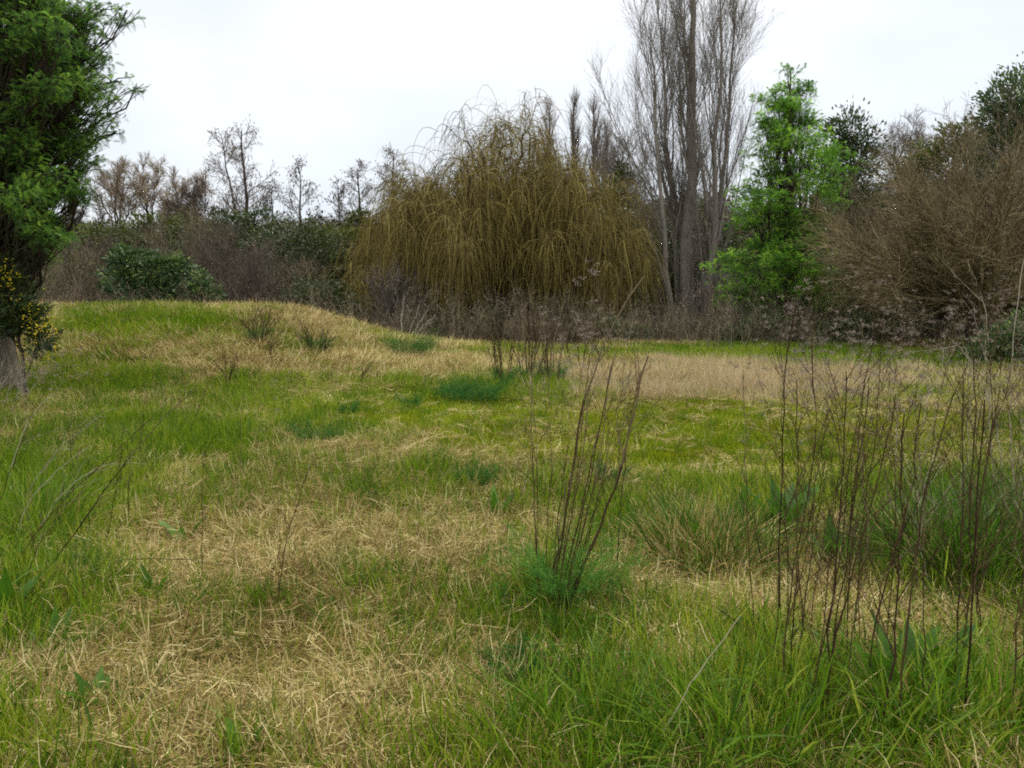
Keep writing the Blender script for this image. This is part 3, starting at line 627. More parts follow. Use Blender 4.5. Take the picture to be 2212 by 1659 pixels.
for Q, m in ((Q1, 21), (Q2, 9), (Pl, 60)):
    n = len(Q) * m; t = .2 + .8 * rng.random((len(Q), m)); p, d = interp(Q, t); p = p.reshape(-1, 3); d = d.reshape(-1, 3)
    outw = norm((p - np.array([bw[0], Yw, 0])) * np.array([1, 1, 0])); d = norm(d + .8 * rng.normal(size=d.shape) + .10 * outw + np.array([0, 0, .05]))
    hh = np.clip(p[:, 2] - bw[2], .5, 8); ln = np.minimum((.45 + 1.5 * rng.random(n) ** 1.5) * (1.0 + .25 * (hh > 3)), hh * .85)
    kp = rng.random(n) < np.where(p[:, 2] > zat(390, Yw), .62, 1.); p = p[kp]; d = d[kp]; ln = ln[kp]; n = len(p); rp2 = np.repeat(rng.random(len(Q)), m)[kp]
    K = 9; W = march(p, d, ln, K, up=-.50, wob=.12); W[:, :, 2] = np.maximum(W[:, :, 2], height(W[:, :, 0], W[:, :, 1]) + .25)
    tn = np.clip(.45 * rng.random(n) + .35 * rp2 + .1 * rng.normal(size=n) + .1, 0, 1)
    ribbons(gw, W, np.linspace(.013, .007, K)[None] * (.6 + .9 * rng.random((n, 1))), tint=tn)
tag(obj('withes', gw, M_WILLOW, rw), kind='stuff')

# ------------------------------------------------------------------ feathery evergreens
def lobes_px(L_, Y, dyr=1.):
    r = []
    for q in L_:
        u, v, ru, rv = q[:4]; dy = q[4] if len(q) > 4 else 0.; wt = q[5] if len(q) > 5 else 1.
        p = pt(u, v, Y + dy); a = ru * Y / F; b = rv * Y / F; r.append((p[0], p[1], p[2], a, max(a, b) * dyr, b, wt))
    return r
Yl = 11.2; bl = base_at(12, Yl)
body_lobes = [((-90, 10, 95, -40, 50, 130)[k % 6] + rng.uniform(-20, 20), 10 + 530 * ((k * 7) % 52 + rng.random()) / 52, rng.uniform(34, 60), rng.uniform(20, 36), (-1.3, .3, -.6, 1.1)[k % 4] + rng.uniform(-.3, .3), 1.1) for k in range(52)] + [(rng.uniform(-60, 190), rng.uniform(-140, 10), rng.uniform(50, 75), rng.uniform(30, 44), rng.uniform(-1.2, 1.2), .9) for k in range(12)] + [(rng.uniform(140, 205), 30 + 33 * k + rng.uniform(-12, 12), rng.uniform(30, 46), rng.uniform(18, 28), rng.uniform(-.8, .8), .9) for k in range(12)]
lobed('wattle', 'big dark green feathery tree leaning into the top left of the view', 'tree', bl,
      lobes_px([*body_lobes, (-120, 330, 160, 160, 0, .5), (100, 40, 60, 50, .2, .9), (170, 20, 50, 26, 0, .9), (225, 18, 40, 16, .2, .8), (275, 22, 30, 12, .3, .7),
                (150, 110, 50, 34, .4, .7), (215, 130, 40, 22, .2, .8), (190, 190, 55, 26, -.3, .9), (255, 175, 40, 16, .2, .7), (295, 185, 32, 10, .3, .6), (225, 245, 45, 22, 0, .8), (250, 285, 26, 12, .2, .6), (180, 300, 45, 30, -.2, .9),
                (195, 350, 36, 20, .2, .6), (160, 400, 36, 24, 0, .9), (170, 440, 26, 14, .2, .6), (110, 480, 46, 26, -.2, 1.), (115, 530, 30, 16, 0, .7), (60, 560, 50, 26, 0, .7), (-60, 560, 110, 70, 0, .6), (-150, 80, 190, 160, 1, .5),
                (120, 170, 70, 50, 1.2, .8)], Yl),
      3000, 11, 'frond', .088, M_WATTLE_L, M_BARK_D, .15, pt(-30, -120, Yl), spread=.27, droop=.02, shell=.2)
# its second, paler trunk at the frame's edge
g = Geo(); a = base_at(20, Yl - .7); p = curve_to(a - np.array([0, 0, .2]), pt(-30, 600, Yl - .5)[None], 8, 0, .03); rp_ = thing('leaning_tree', 'leaning pale grey trunk cut off by the left edge', 'tree trunk', a)
tubes(g, p, .15 * np.linspace(1.2, .8, 8)[None], 12, .25); obj('trunk', g, M_BARK_G, rp_)
g = Geo(); tubes(g, curve_to(p[0, 5], pt(10, 520, Yl - .3)[None], 6, 0, .06), .06 * np.linspace(1.2, .3, 6)[None], 6, .3); obj('branch', g, M_BARK_D, rp_)
Yg = 22.5
bough_lobes = []
for k in range(54):
    v = 185 + 480 * ((k + rng.random()) / 54) ** .9; a = k * 2.4 + rng.random(); wd = np.interp(v, [185, 235, 330, 400, 460, 560, 640, 680], [34, 60, 112, 130, 105, 140, 140, 90]) * rng.uniform(.55, 1.1) * 1.22
    bough_lobes.append((1704 + math.cos(a) * wd * .76, v, 22 + wd * .26, rng.uniform(11, 20), math.sin(a) * wd / 75, rng.uniform(.6, 1.3)))
lobed('wattle', 'bright green feathery tree with a thin pointed top, right of the tall poplar', 'tree', base_at(1722, Yg),
      lobes_px([(1700, 150, 30, 16, 0, .7), (1738, 172, 18, 12, 0, .6), (1690, 195, 24, 12, 0, .6), (1715, 230, 24, 14, 0, .7), (1750, 250, 22, 12, 0, .7)] + bough_lobes, Yg, 1.),
      1150, 12, 'frond', .155, M_WATTLE_G, M_BARK_D, .13, pt(1708, 150, Yg), spread=.2, droop=.0, shell=.35)

# ------------------------------------------------------------------ leafy evergreens and shrubs
def leafy(name, lab, cat_, u, Y, lob, n, per, leaf, M, r=.05, top=None, dyr=1., spread=.25, Mb=None, group=None, sh=.5, kind='leaf'):
    top = top if top is not None else pt(lob[0][0], lob[0][1], Y)
    return lobed(name, lab, cat_, base_at(u, Y), lobes_px(lob, Y, dyr), n, per, kind, leaf, M, Mb or M_BARK_D, r, top, group, sh, spread)
leafy('evergreen_tree', 'dark evergreen with rounded heads peeping out behind the bright feathery tree', 'tree', 1840, 33,
      [(1835, 285, 28, 48), (1855, 350, 40, 60), (1795, 300, 24, 30), (1880, 345, 20, 28), (1830, 420, 60, 50), (1800, 370, 30, 60)], 300, 22, .16, M_LEAF_D, .14, spread=.26)
leafy('evergreen_tree', 'tall evergreen rising above the brown shrubs at the right edge', 'tree', 2200, 25,
      [(2185, 215, 50, 48), (2150, 250, 38, 50), (2220, 270, 80, 80), (2140, 300, 34, 34, 0, .7), (2270, 200, 70, 90), (2180, 340, 90, 60)], 420, 22, .14, M_LEAF_M, .16, spread=.22)
leafy('evergreen_tree', 'low evergreen head along the skyline just left of the tall right hand evergreen', 'tree', 2060, 27,
      [(2060, 300, 42, 30), (2010, 330, 38, 26), (1985, 370, 35, 35), (2100, 320, 40, 36), (2050, 380, 80, 45)], 300, 20, .13, M_LEAF_Y, .10, spread=.26)
leafy('conifer', 'small pointed dark conifer between the willow and the tall poplar', 'tree', 1345, 42,
      [(1343, 360, 9, 12), (1345, 385, 19, 16), (1345, 410, 29, 18), (1345, 440, 38, 24), (1345, 475, 46, 30), (1345, 520, 52, 36)], 260, 16, .28, M_CONIF, .12, top=pt(1343, 352, 42), kind='needle', spread=.3)
leafy('shrub', 'rounded glossy green shrub standing behind the crest of the mound', 'shrub', 345, 20,
      [(262, 556, 26, 20), (290, 570, 36, 30), (335, 590, 40, 36), (372, 575, 34, 26), (405, 605, 38, 34), (440, 632, 34, 24), (330, 635, 60, 30), (262, 612, 36, 34), (462, 640, 20, 14)], 330, 22, .11, M_LEAF_M, .035, spread=.24, sh=.3)
leafy('shrub', 'dark green bush under the catkin alders, left one of the pair', 'shrub', 625, 27,
      [(600, 520, 60, 36), (660, 510, 50, 34), (630, 570, 90, 60), (700, 560, 60, 60), (690, 650, 60, 60), (610, 640, 70, 50)], 420, 16, .12, M_LEAF_D, .06)
leafy('evergreen_tree', 'pointed dark evergreen standing against the sky left of the willow', 'tree', 775, 34,
      [(778, 470, 20, 16), (775, 492, 34, 24), (765, 530, 50, 36), (800, 560, 50, 40)], 240, 18, .15, M_LEAF_D, .10, top=pt(778, 460, 34))
leafy('shrub', 'yellow green leafy bush between the dark bushes and the willow', 'shrub', 735, 28,
      [(720, 510, 38, 24), (765, 535, 45, 40), (720, 590, 55, 45), (800, 560, 40, 50), (760, 640, 60, 50)], 360, 16, .12, M_LEAF_Y, .05)
leafy('shrub', 'low blue green bush at the foot of the dark bushes, where the mound slopes down', 'shrub', 690, 23.5,
      [(680, 640, 50, 36), (720, 665, 45, 34), (640, 660, 35, 30)], 260, 14, .10, M_LEAF_D, .03)
leafy('shrub', 'dark green undergrowth bush left of the tall poplar base', 'shrub', 1420, 31,
      [(1400, 560, 50, 60), (1430, 640, 60, 60), (1380, 660, 50, 50), (1450, 520, 40, 60)], 300, 14, .13, M_LEAF_D, .05)
leafy('shrub', 'dark green undergrowth bush right of the tall poplar base', 'shrub', 1590, 30,
      [(1600, 620, 60, 60), (1640, 680, 70, 40), (1560, 560, 40, 60)], 300, 14, .13, M_LEAF_D, .05)
leafy('shrub', 'leafy green bush filling the gap below the bright feathery tree', 'shrub', 1800, 25,
      [(1800, 690, 70, 35), (1730, 690, 50, 30), (1870, 650, 60, 60), (1850, 560, 50, 60), (1900, 700, 60, 40)], 420, 14, .11, M_LEAF_M, .05)
leafy('shrub', 'dark shady bush behind the trunk of the spreading brown shrub', 'shrub', 2030, 24,
      [(1980, 650, 60, 60), (2060, 660, 80, 60), (2160, 640, 80, 70), (2230, 600, 80, 80), (2120, 520, 90, 80)], 520, 14, .12, M_LEAF_D, .06)
leafy('shrub', 'low leafy green bush at the foot of the willow trunk', 'shrub', 1070, 24.5,
      [(1060, 690, 20, 24), (1040, 705, 18, 20), (1000, 700, 28, 18)], 130, 14, .12, M_LEAF_M, .02)
leafy('shrub', 'grey green bush in the hollow left of the willow trunk', 'shrub', 960, 25,
      [(960, 690, 40, 30), (910, 670, 40, 34)], 130, 14, .10, M_LEAF_D, .03)
leafy('shrub', 'scrubby green bush low at the right edge under the brown shrub', 'shrub', 2180, 15,
      [(2170, 740, 55, 34), (2230, 720, 60, 50), (2120, 770, 40, 20)], 300, 14, .075, M_LEAF_M, .02)
leafy('shrub', 'olive shrub behind the brush at the left end of the mound', 'shrub', 130, 24,
      [(120, 600, 60, 50), (190, 610, 50, 50), (60, 610, 60, 50)], 300, 12, .10, M_LEAF_Y, .04)

leafy('shrub', 'dark bush closing the gap behind the weeds between the willow trunk and the tall poplar', 'shrub', 1270, 28,
      [(1200, 640, 50, 40), (1270, 650, 60, 40), (1340, 640, 50, 50), (1300, 690, 60, 30), (1180, 690, 40, 25)], 300, 14, .12, M_LEAF_D, .04)
leafy('shrub', 'dark green bush filling the skyline between two catkin alders', 'shrub', 520, 29,
      [(500, 500, 50, 40), (560, 480, 40, 30), (540, 560, 70, 50), (460, 540, 50, 50)], 340, 16, .13, M_LEAF_D, .06)
leafy('shrub', 'olive evergreen bush behind the tan trees on the left skyline', 'shrub', 300, 33,
      [(250, 520, 60, 40), (330, 500, 60, 36), (400, 510, 50, 40), (180, 530, 50, 40)], 340, 14, .14, M_LEAF_Y, .06)
leafy('shrub', 'dark shrub seen in the gap right of the bright feathery tree', 'shrub', 1880, 32,
      [(1860, 470, 40, 40), (1920, 480, 50, 40), (1980, 460, 50, 40), (1890, 540, 60, 50)], 340, 14, .14, M_LEAF_D, .06)
leafy('shrub', 'low green bramble at the meadow edge, left of the bright feathery tree', 'shrub', 1630, 20.5,
      [(1620, 715, 40, 20), (1660, 705, 34, 22), (1580, 722, 26, 14)], 200, 14, .08, M_LEAF_M, .015, spread=.3)
leafy('shrub', 'low green bramble at the meadow edge under the thin olive shrub', 'shrub', 1850, 19.5,
      [(1840, 715, 46, 22), (1890, 712, 40, 24), (1790, 722, 30, 16)], 220, 14, .08, M_LEAF_D, .015, spread=.3)
leafy('shrub', 'small green bramble in the weeds right of the willow trunk', 'shrub', 1330, 20.5,
      [(1320, 712, 34, 18), (1370, 718, 30, 14)], 130, 14, .08, M_LEAF_D, .015, spread=.3)
# broom with yellow flowers
def flowers(root):
    g = Geo()
    for u, v, s, n in ((8, 578, 10, 34), (14, 604, 12, 46), (70, 680, 14, 26), (100, 698, 14, 34), (112, 712, 6, 16), (78, 722, 12, 16), (122, 752, 5, 12), (104, 770, 4, 9), (85, 690, 18, 24), (40, 640, 20, 14), (60, 740, 20, 14)):
        c = pt(u, v, 9.9); p = c + rng.normal(size=(n, 3)) * s * 9.9 / F * np.array([1, 1, 1]); 
        for q in range(3): k_ = rng.random(n) < .5; leaves(g, p[k_], rng.normal(size=(k_.sum(), 3)), .018, .017)
    tag(obj('flowers', g, M_YELLOW, root), kind='stuff')
lobed('broom_bush', 'dark broom bush dotted with yellow flowers under the big leafy tree', 'bush', base_at(45, 10.2),
      lobes_px([(10, 640, 48, 46), (55, 690, 40, 26), (84, 738, 26, 26, 0, .7), (0, 690, 46, 34), (6, 590, 34, 26, 0, .6)], 10.1), 260, 14, 'needle', .10, M_LEAF_D, M_BARK_D, .03, pt(30, 640, 10.2), None, .3, .25, extra=flowers)

# ------------------------------------------------------------------ brown shrubs on the right
def sprawl(lab, u, vb, Y, R_, n0, m1, m2, seed_dir, tr_r=.16, tilt=0., M=M_TWIG_O, m3=3, group=None, name='spreading_shrub'):
    b = base_at(u, Y); top = pt(u + tilt, vb, Y); root_P = curve_to(b - np.array([0, 0, .15]), top[None], 7, 0, .06)
    a = rng.random(n0) * 2 * math.pi; el = np.arcsin(rng.uniform(seed_dir[0], seed_dir[1], n0)); d = np.stack([np.cos(el) * np.cos(a), np.cos(el) * np.sin(a), np.sin(el)], -1)
    st, _ = interp(root_P, .7 + .3 * rng.random((1, n0))); ln = R_ * (.75 + .35 * rng.random(n0))
    P1 = march(st[0], d, ln, 10, up=.035, wob=.07); R1_ = (tr_r * .5 * (.6 + .5 * rng.random(n0)))[:, None] * np.linspace(1, .14, 10)[None]
    root = thing(name, lab, 'shrub', b, group)
    g = Geo(); tubes(g, root_P, tr_r * np.linspace(1.15, .8, 7)[None], 10, .3); obj('trunk', g, M_BARK_D, root)
    for q in range(n0):
        g = Geo(); tubes(g, P1[q:q + 1], R1_[q:q + 1], 5, .2 + .5 * rng.random()); obj('branch', g, M_TWIG_O, root)
    P2, R2_ = spawn(P1, R1_, m1, .12, .98, .5, LN(R_ * .42, R_ * .22), 7, up=.03, wob=.09, rf=.45, rmin=.007)
    P3, R3_ = spawn(P2, R2_, m2, .15, .98, .55, LN(R_ * .20, R_ * .10), 5, up=.03, wob=.10, rf=.6, rmin=.0045)
    P4, R4_ = spawn(P3, R3_, m3, .2, .98, .6, LN(R_ * .08, R_ * .05), 3, up=.03, wob=.1, rf=.8, rmin=.0038)
    g = Geo()
    for Pq, Rq in ((P2, R2_), (P3, R3_), (P4, R4_)):
        Pq[:, :, 2] = np.maximum(Pq[:, :, 2], height(Pq[:, :, 0], Pq[:, :, 1]) + .1); tubes(g, Pq, Rq, 3)
    tag(obj('twigs', g, M, root), kind='stuff'); return root
sprawl('large leafless brown shrub spreading low arching branches at the right', 2115, 655, 17.5, 3.5, 36, 17, 9, (.08, .97), .15, -10)
sprawl('leafless brown shrub behind the large spreading one, with a dark forked stem', 2025, 660, 21, 3.6, 22, 13, 8, (.15, .97), .12, 5, M_TWIG_B)
sprawl('dense brown twiggy shrub at the very right edge', 2330, 640, 19, 4.6, 28, 14, 8, (.1, .97), .15, 0, M_TWIG_B)
sprawl('thin olive shrub with whip like twigs between the bright feathery tree and the brown shrubs', 1900, 660, 20, 1.5, 14, 10, 6, (-.05, .8), .06, 0, M_TWIG_O)
# thickets of bare stems
def thicket(lab, u, Y, vt, wpx, M, n=16, group=None):
    sts = []
    for k in range(n):
        a = rng.uniform(-1, 1); sts.append(stem(u + a * wpx * .25, 700, u + a * wpx * .5, vt + 45 * a * a + 25 * rng.random(), Y + rng.normal() * .5, .022, 8, .08, rng.normal() * .8))
    P, R = stack(sts)
    return bare('thicket_shrub', lab, 'shrub', base_at(u, Y), P, R,
                [dict(m=9, t0=.12, t1=.97, ang=.55, lnf=LN(1.2, .5), K=6, up=.05, wob=.09, rf=.5, rmin=.008), dict(m=6, t0=.15, t1=.98, ang=.6, lnf=LN(.55, .3), K=4, up=.04, wob=.1, rf=.6, rmin=.0055),
                 dict(m=2, t0=.15, t1=.98, ang=.6, lnf=LN(.3, .2), K=3, up=.04, wob=.1, rf=.8, rmin=.0045)], M, M, group=group, sides=4)
for u, Y, vt, wp, M, lab in ((120, 21, 530, 170, M_TWIG_B, 'brown twiggy thicket beside the yellow flowered broom'), (215, 23, 520, 170, M_TWIG_P, 'purplish twiggy thicket left of the glossy green shrub'),
                             (500, 24, 500, 150, M_TWIG_P, 'dark bare thicket under the tall double alder'), (560, 21.5, 560, 120, M_TWIG_P, 'bare bush behind the crest of the mound, right of the glossy shrub'),
                             (440, 27, 470, 130, M_TWIG_B, 'brown thicket filling the skyline above the glossy shrub'), (330, 26, 500, 180, M_TWIG_B, 'brown bare thicket behind the glossy green shrub'),
                             (650, 25, 585, 110, M_TWIG_B, 'russet bare bush in front of the dark green bushes'), (860, 24, 590, 110, M_TWIG_G, 'grey bare bush under the left skirt of the willow'),
                             (1560, 27, 600, 140, M_TWIG_G, 'grey bare bush at the right foot of the tall poplar'), (1400, 33, 470, 140, M_TWIG_B, 'brown thicket between the willow and the tall poplar'),
                             (1900, 30, 440, 140, M_TWIG_B, 'brown thicket behind the thin olive shrub'), (1600, 35, 470, 150, M_TWIG_B, 'brown thicket seen through the right side of the tall poplar'),
                             (2000, 31, 430, 150, M_TWIG_P, 'purplish thicket behind the large brown shrub'), (1180, 33, 560, 200, M_TWIG_B, 'brown thicket seen through the middle of the willow'),
                             (1750, 32, 540, 150, M_TWIG_B, 'brown thicket behind the bright feathery tree'), (30, 25, 470, 150, M_TWIG_P, 'purplish thicket behind the yellow flowered broom')):
    thicket(lab, u, Y, vt, wp, M)

# ------------------------------------------------------------------ dry weeds along the far edge
def weed(n, h0, h1, rad=.35, rr=.0055, M=M_WEED):
    g = Geo(); a = rng.random(n) * 6.28; r = rad * np.sqrt(rng.random(n)); p = np.stack([r * np.cos(a), r * np.sin(a), np.full(n, -.05)], -1)
    d = np.stack([.2 * rng.normal(size=n), .2 * rng.normal(size=n), np.ones(n)], -1)
    P = march(p, d, rng.uniform(h0, h1, n), 7, 0., .07); R_ = rr * np.linspace(1, .5, 7)[None] * np.ones((n, 1)); tubes(g, P, R_, 3)
    Q, S_ = spawn(P, R_, 6, .4, 1., .55, LN(.35, .18), 4, up=.05, wob=.08, rf=.6, rmin=.003); tubes(g, Q, S_, 3)
    Q2_, S2 = spawn(Q, S_, 3, .3, 1., .5, LN(.14, .08), 3, up=.05, wob=.08, rf=.7, rmin=.0025); tubes(g, Q2_, S2, 3)
    k = rng.random(len(Q)) < .25; e = Q[k, -1]; m = len(e)
    e = np.repeat(e, 3, 0) + rng.normal(size=(m * 3, 3)) * .02; leaves(g, e, rng.normal(size=e.shape) + np.array([0, 0, .5]), .03, .02, rng.uniform(.6, 1, len(e)))
    return g.mesh('weed', M)
V_WEED = [weed(7, .55, 1.4) for _ in range(5)]
def weedset(name, n, umin, umax, y0, y1, size, label, V=V_WEED, tilt=.12, fn=None):
    y = rng.uniform(y0, y1, n); u = rng.uniform(umin, umax, n); x = (u - CX) / F * y * cp_
    if fn is not None: k = rng.random(n) < fn(u, y); x = x[k]; y = y[k]; n = len(x)
    pts = np.stack([x, y, height(x, y)], -1); rot = np.stack([rng.normal(size=n) * tilt, rng.normal(size=n) * tilt, rng.random(n) * 6.28], -1)
    s = size * rng.uniform(.4, 1.35, n); return scatter(name, V, pts, rot, np.stack([s, s, s], -1), rng.integers(0, len(V), n), rng.normal(size=n) * .4, label, 'weeds')
weedset('dry_weeds', 300, 1040, 1800, 16.2, 24, .95, 'bank of tall dead grey brown weeds along the far edge of the meadow', fn=lambda u, y: np.where(u < 1120, .5, 1.) * np.interp(y, [16, 18.5, 20, 24], [.03, .35, 1, 1]))
weedset('dry_weeds', 110, 420, 1060, 19.0, 22, .95, 'bank of dead weeds behind the mound, below the willow skirt')
weedset('dry_weeds', 70, 1750, 2400, 16, 22, .7, 'thin dead weeds in the shade below the brown shrubs', fn=lambda u, y: .8)
weedset('dry_weeds', 110, -40, 520, 18.2, 22, .7, 'dead weeds behind the left end of the mound')

# rusty litter and pale sticks
def litter(lab, u, v, ru, n, M, nm='leaf_litter', sz=.10):
    c = ground(u, v); g = Geo(); p = c + rng.normal(size=(n, 3)) * np.array([ru * c[1] / F, .9, 0]); p[:, 2] = height(p[:, 0], p[:, 1]) + .02 + .18 * rng.random(n) * np.exp(-((p[:, 0] - c[0]) ** 2) / .8)
    leaves(g, p, rng.normal(size=(n, 3)) * np.array([1, 1, .5]) + np.array([0, 0, .2]), sz, sz * .4); return tag(obj(nm, g, M), lab, 'dead leaves', kind='stuff')
litter('rusty dead bracken heaped under the large brown shrub', 2000, 762, 60, 2600, M_LEAF_R)
litter('brown dead leaves in the hollow below the willow trunk', 1010, 735, 50, 1200, M_LEAF_R, sz=.08)
c0 = ground(1055, 750); c0[1] += .3; g = Geo()
pa = pt(1003, 748, c0[1]); pb = pt(1120, 747, c0[1] + .4); tubes(g, curve_to(pa, pb[None], 7, 0, .01), .018 * np.ones((1, 7)), 6, .8)
tag(obj('pole', g, M_WOOD), 'long pale weathered pole lying across the dip in front of the willow', 'pole')
for k, (u0, v0, u1, v1) in enumerate(((930, 753, 1000, 772), (940, 760, 1012, 778), (922, 748, 985, 762), (950, 752, 1020, 775), (935, 765, 990, 780), (945, 745, 975, 760))):
    A = ground(u0, v0); B_ = ground(u1, v1); A[2] += .05 + .05 * rng.random(); B_[2] += .04
    g = Geo(); tubes(g, curve_to(A, B_[None], 8, .02, .05), .011 * np.linspace(1, .5, 8)[None], 4, rng.random())
    tag(obj('stick', g, M_PALE), 'pale dead stalk in the small heap lying where the mound runs out', 'stick', 'dead stalks heaped at the right end of the mound')
for k, (u0, v0, u1, v1) in enumerate(((880, 722, 925, 668), (890, 725, 940, 680), (870, 722, 905, 660), (900, 728, 935, 690), (860, 718, 872, 640), (885, 724, 915, 700), (875, 722, 935, 695))):
    A = base_at(u0, 19); B_ = pt(u1, v1, 19.3)
    g = Geo(); tubes(g, curve_to(A, B_[None], 8, .02, .06), .010 * np.linspace(1, .5, 8)[None], 4, rng.random())
    tag(obj('dry_weed', g, M_PALE), 'pale dead stalk leaning right out of the weeds behind the mound', 'dead stalk', 'pale stalks leaning behind the mound')

# ------------------------------------------------------------------ stalk plants
M_STRAW = mat('straw coloured stalk', (.07, .045, .026), (.19, .145, .09), rough=.8, spec=.1, noise=.4, nscale=20)
M_HEAD = mat('seed head', (.10, .075, .06), (.22, .17, .14), rough=.9, cc=(.36, .30, .25))
def poly_px(pts, Y, K=14, wob=.0032, dy=0.):
    q = np.array([pt(u, v, Y + dy * k / max(len(pts) - 1, 1)) for k, (u, v) in enumerate(pts)])
    s = np.concatenate([[0], np.cumsum(np.linalg.norm(np.diff(q, axis=0), axis=1))]); t = np.linspace(0, s[-1], K)
    p = np.stack([np.interp(t, s, q[:, j]) for j in range(3)], -1)
    for _ in range(2): p[1:-1] = .25 * p[:-2] + .5 * p[1:-1] + .25 * p[2:]
    p[1:-1] += rng.normal(size=(K - 2, 3)) * wob; return p[None]
def stalk(root, pts, Y, r=.004, nb=4, heads=.5, M=None, pale=0, t0=.55, bl=.22, dy=0., hs=.012, ang=.5, nh=4, knots=True, tip=None):
    tip = bool(rng.random() < .2) if tip is None else tip
    P = poly_px(pts, Y, dy=dy); K = P.shape[1]; P[0, 0, 2] -= .04
    nb = nb + 2 if nb > 1 else nb; R_ = r * .66 * np.linspace(1.15, .6, K)[None]; t0 = t0 * .8; bl = bl * 1.25
    if knots: R_ = R_ * (1 + .25 * (np.arange(K) % 4 == 0))[None]
    g = Geo(); c_ = 9 if (tip and not pale) else K
    tubes(g, P[:, :c_], R_[:, :c_], 5, (.1 + .75 * rng.random()) if not pale else rng.random())
    if c_ < K: tubes(g, P[:, c_ - 1:], R_[:, c_ - 1:], 5, .55, mi=1)
    if nb:
        Q, S_ = spawn(P, R_, nb, t0, .99, ang, LN(bl * 1.3, bl * .6), 6, up=.05, wob=.07, rf=.6, rmin=.0012); tubes(g, Q, S_, 4, mi=int(tip))
        Q2_, S2 = spawn(Q, S_, 3, .35, 1., .45, LN(bl * .45, bl * .3), 4, up=.06, wob=.07, rf=.7, rmin=.0011); tubes(g, Q2_, S2, 3, mi=int(tip))
        E = cat(Q[:, -1], Q2_[:, -1])
    else: E = P[:, -1]
    mm = M or (M_PALE if pale else M_STALK); o = obj('stalk', g, [mm, M_STRAW] if tip else mm, root)
    if heads and len(E):
        E = E[rng.random(len(E)) < heads]
        if len(E):
            gh = Geo(); n = len(E) * nh * 4; e = np.repeat(E, nh * 4, 0) + rng.normal(size=(n, 3)) * np.array([1, 1, .4]) * hs * 1.3
            leaves(gh, e, rng.normal(size=(n, 3)) + np.array([0, 0, .6]), hs * .9, hs * .6)
            rays = np.repeat(E, 7, 0); tubes(gh, curve_to(rays - np.array([0, 0, .018]), rays + rng.normal(size=rays.shape) * np.array([1, 1, .2]) * hs * 1.6, 3, 0, .02), .0007 * np.ones((len(rays), 3)), 3)
            h = tag(obj('seed_heads', gh, M_HEAD, o), kind='stuff'); h.parent = o
    return o
def fennel_foliage(root, c, h, n, spread, M=None, dens=26):
    """soft thread leaves: arching ribs beset with hair fine leaflets"""
    M = M or M_FENNEL; g = Geo(); a = rng.random(n) * 6.28; d = np.stack([np.cos(a) * spread, np.sin(a) * spread, np.ones(n) * .8 + .4 * rng.random(n)], -1)
    p = np.array(c) + np.stack([np.cos(a), np.sin(a), np.zeros(n)], -1) * .04 * rng.random((n, 1)) * h * 4
    P = march(p, d, h * rng.uniform(.45, 1.1, n), 9, up=-.05, wob=.06); R_ = .0016 * np.linspace(1, .4, 9)[None] * np.ones((n, 1)) * max(1, h * 2)
    tubes(g, P, R_, 3, .3)
    Q, S_ = spawn(P, R_, 11, .3, 1., .75, LN(h * .26, h * .14), 4, up=.02, wob=.12, rf=.6, rmin=.0009)
    ribbons(g, Q, np.full((len(Q), 4), .0020 * max(1, h * 1.5)))
    Q2_, S2 = spawn(Q, S_, 7, .15, 1., .7, LN(h * .10, h * .06), 3, up=.02, wob=.12, rf=.7, rmin=.0006)
    ribbons(g, Q2_, np.full((len(Q2_), 3), .0016 * max(1, h * 1.5)))
    tag(obj('foliage', g, M, root), kind='stuff')
def broad_leaf(g, p, az, el, ln, wd, tint, K=8, curl=.5):
    """a long blade with a folded midrib and a wavy margin"""
    d = np.array([[math.cos(az) * math.cos(el), math.sin(az) * math.cos(el), math.sin(el)]])
    P = march(np.array([p]), d, ln, K, up=-.09 * curl, wob=.03)[0]; T = norm(np.gradient(P, axis=0)); s = norm(np.cross(T, [0, 0, 1.])); up = np.cross(s, T)
    w_ = wd * np.array([.12, .45, .85, 1, .95, .75, .42, .03])[:K]
    wav = .12 * wd * np.sin(np.arange(K) * 2.3 + rng.random() * 6)
    V = np.stack([P - s * w_[:, None] / 2 + up * (w_[:, None] * .2 + wav[:, None]), P, P + s * w_[:, None] / 2 + up * (w_[:, None] * .2 - wav[:, None])], 1)
    i = np.arange(K - 1)[:, None] * 3; Fc = cat(i + np.array([[0, 1, 4, 3]]), i + np.array([[1, 2, 5, 4]])); g.add(V, Fc, tint)
def dock(lab, u, v, n, size, up=1.15, M=None):
    c = ground(u, v); root = thing('dock_plant', lab, 'plant', c)
    for k in range(n):
        g = Geo(); az = 6.283 * (k + rng.random() * .7) / n; broad_leaf(g, c + np.array([math.cos(az), math.sin(az), 0]) * .015, az, up * rng.uniform(.75, 1.25), 1.3 * size * rng.uniform(.7, 1.15), 1.1 * size * .30 * rng.uniform(.7, 1.15), rng.uniform(.1, .9), curl=rng.uniform(.3, 1.2))
        obj('leaf', g, M or M_DOCK, root)
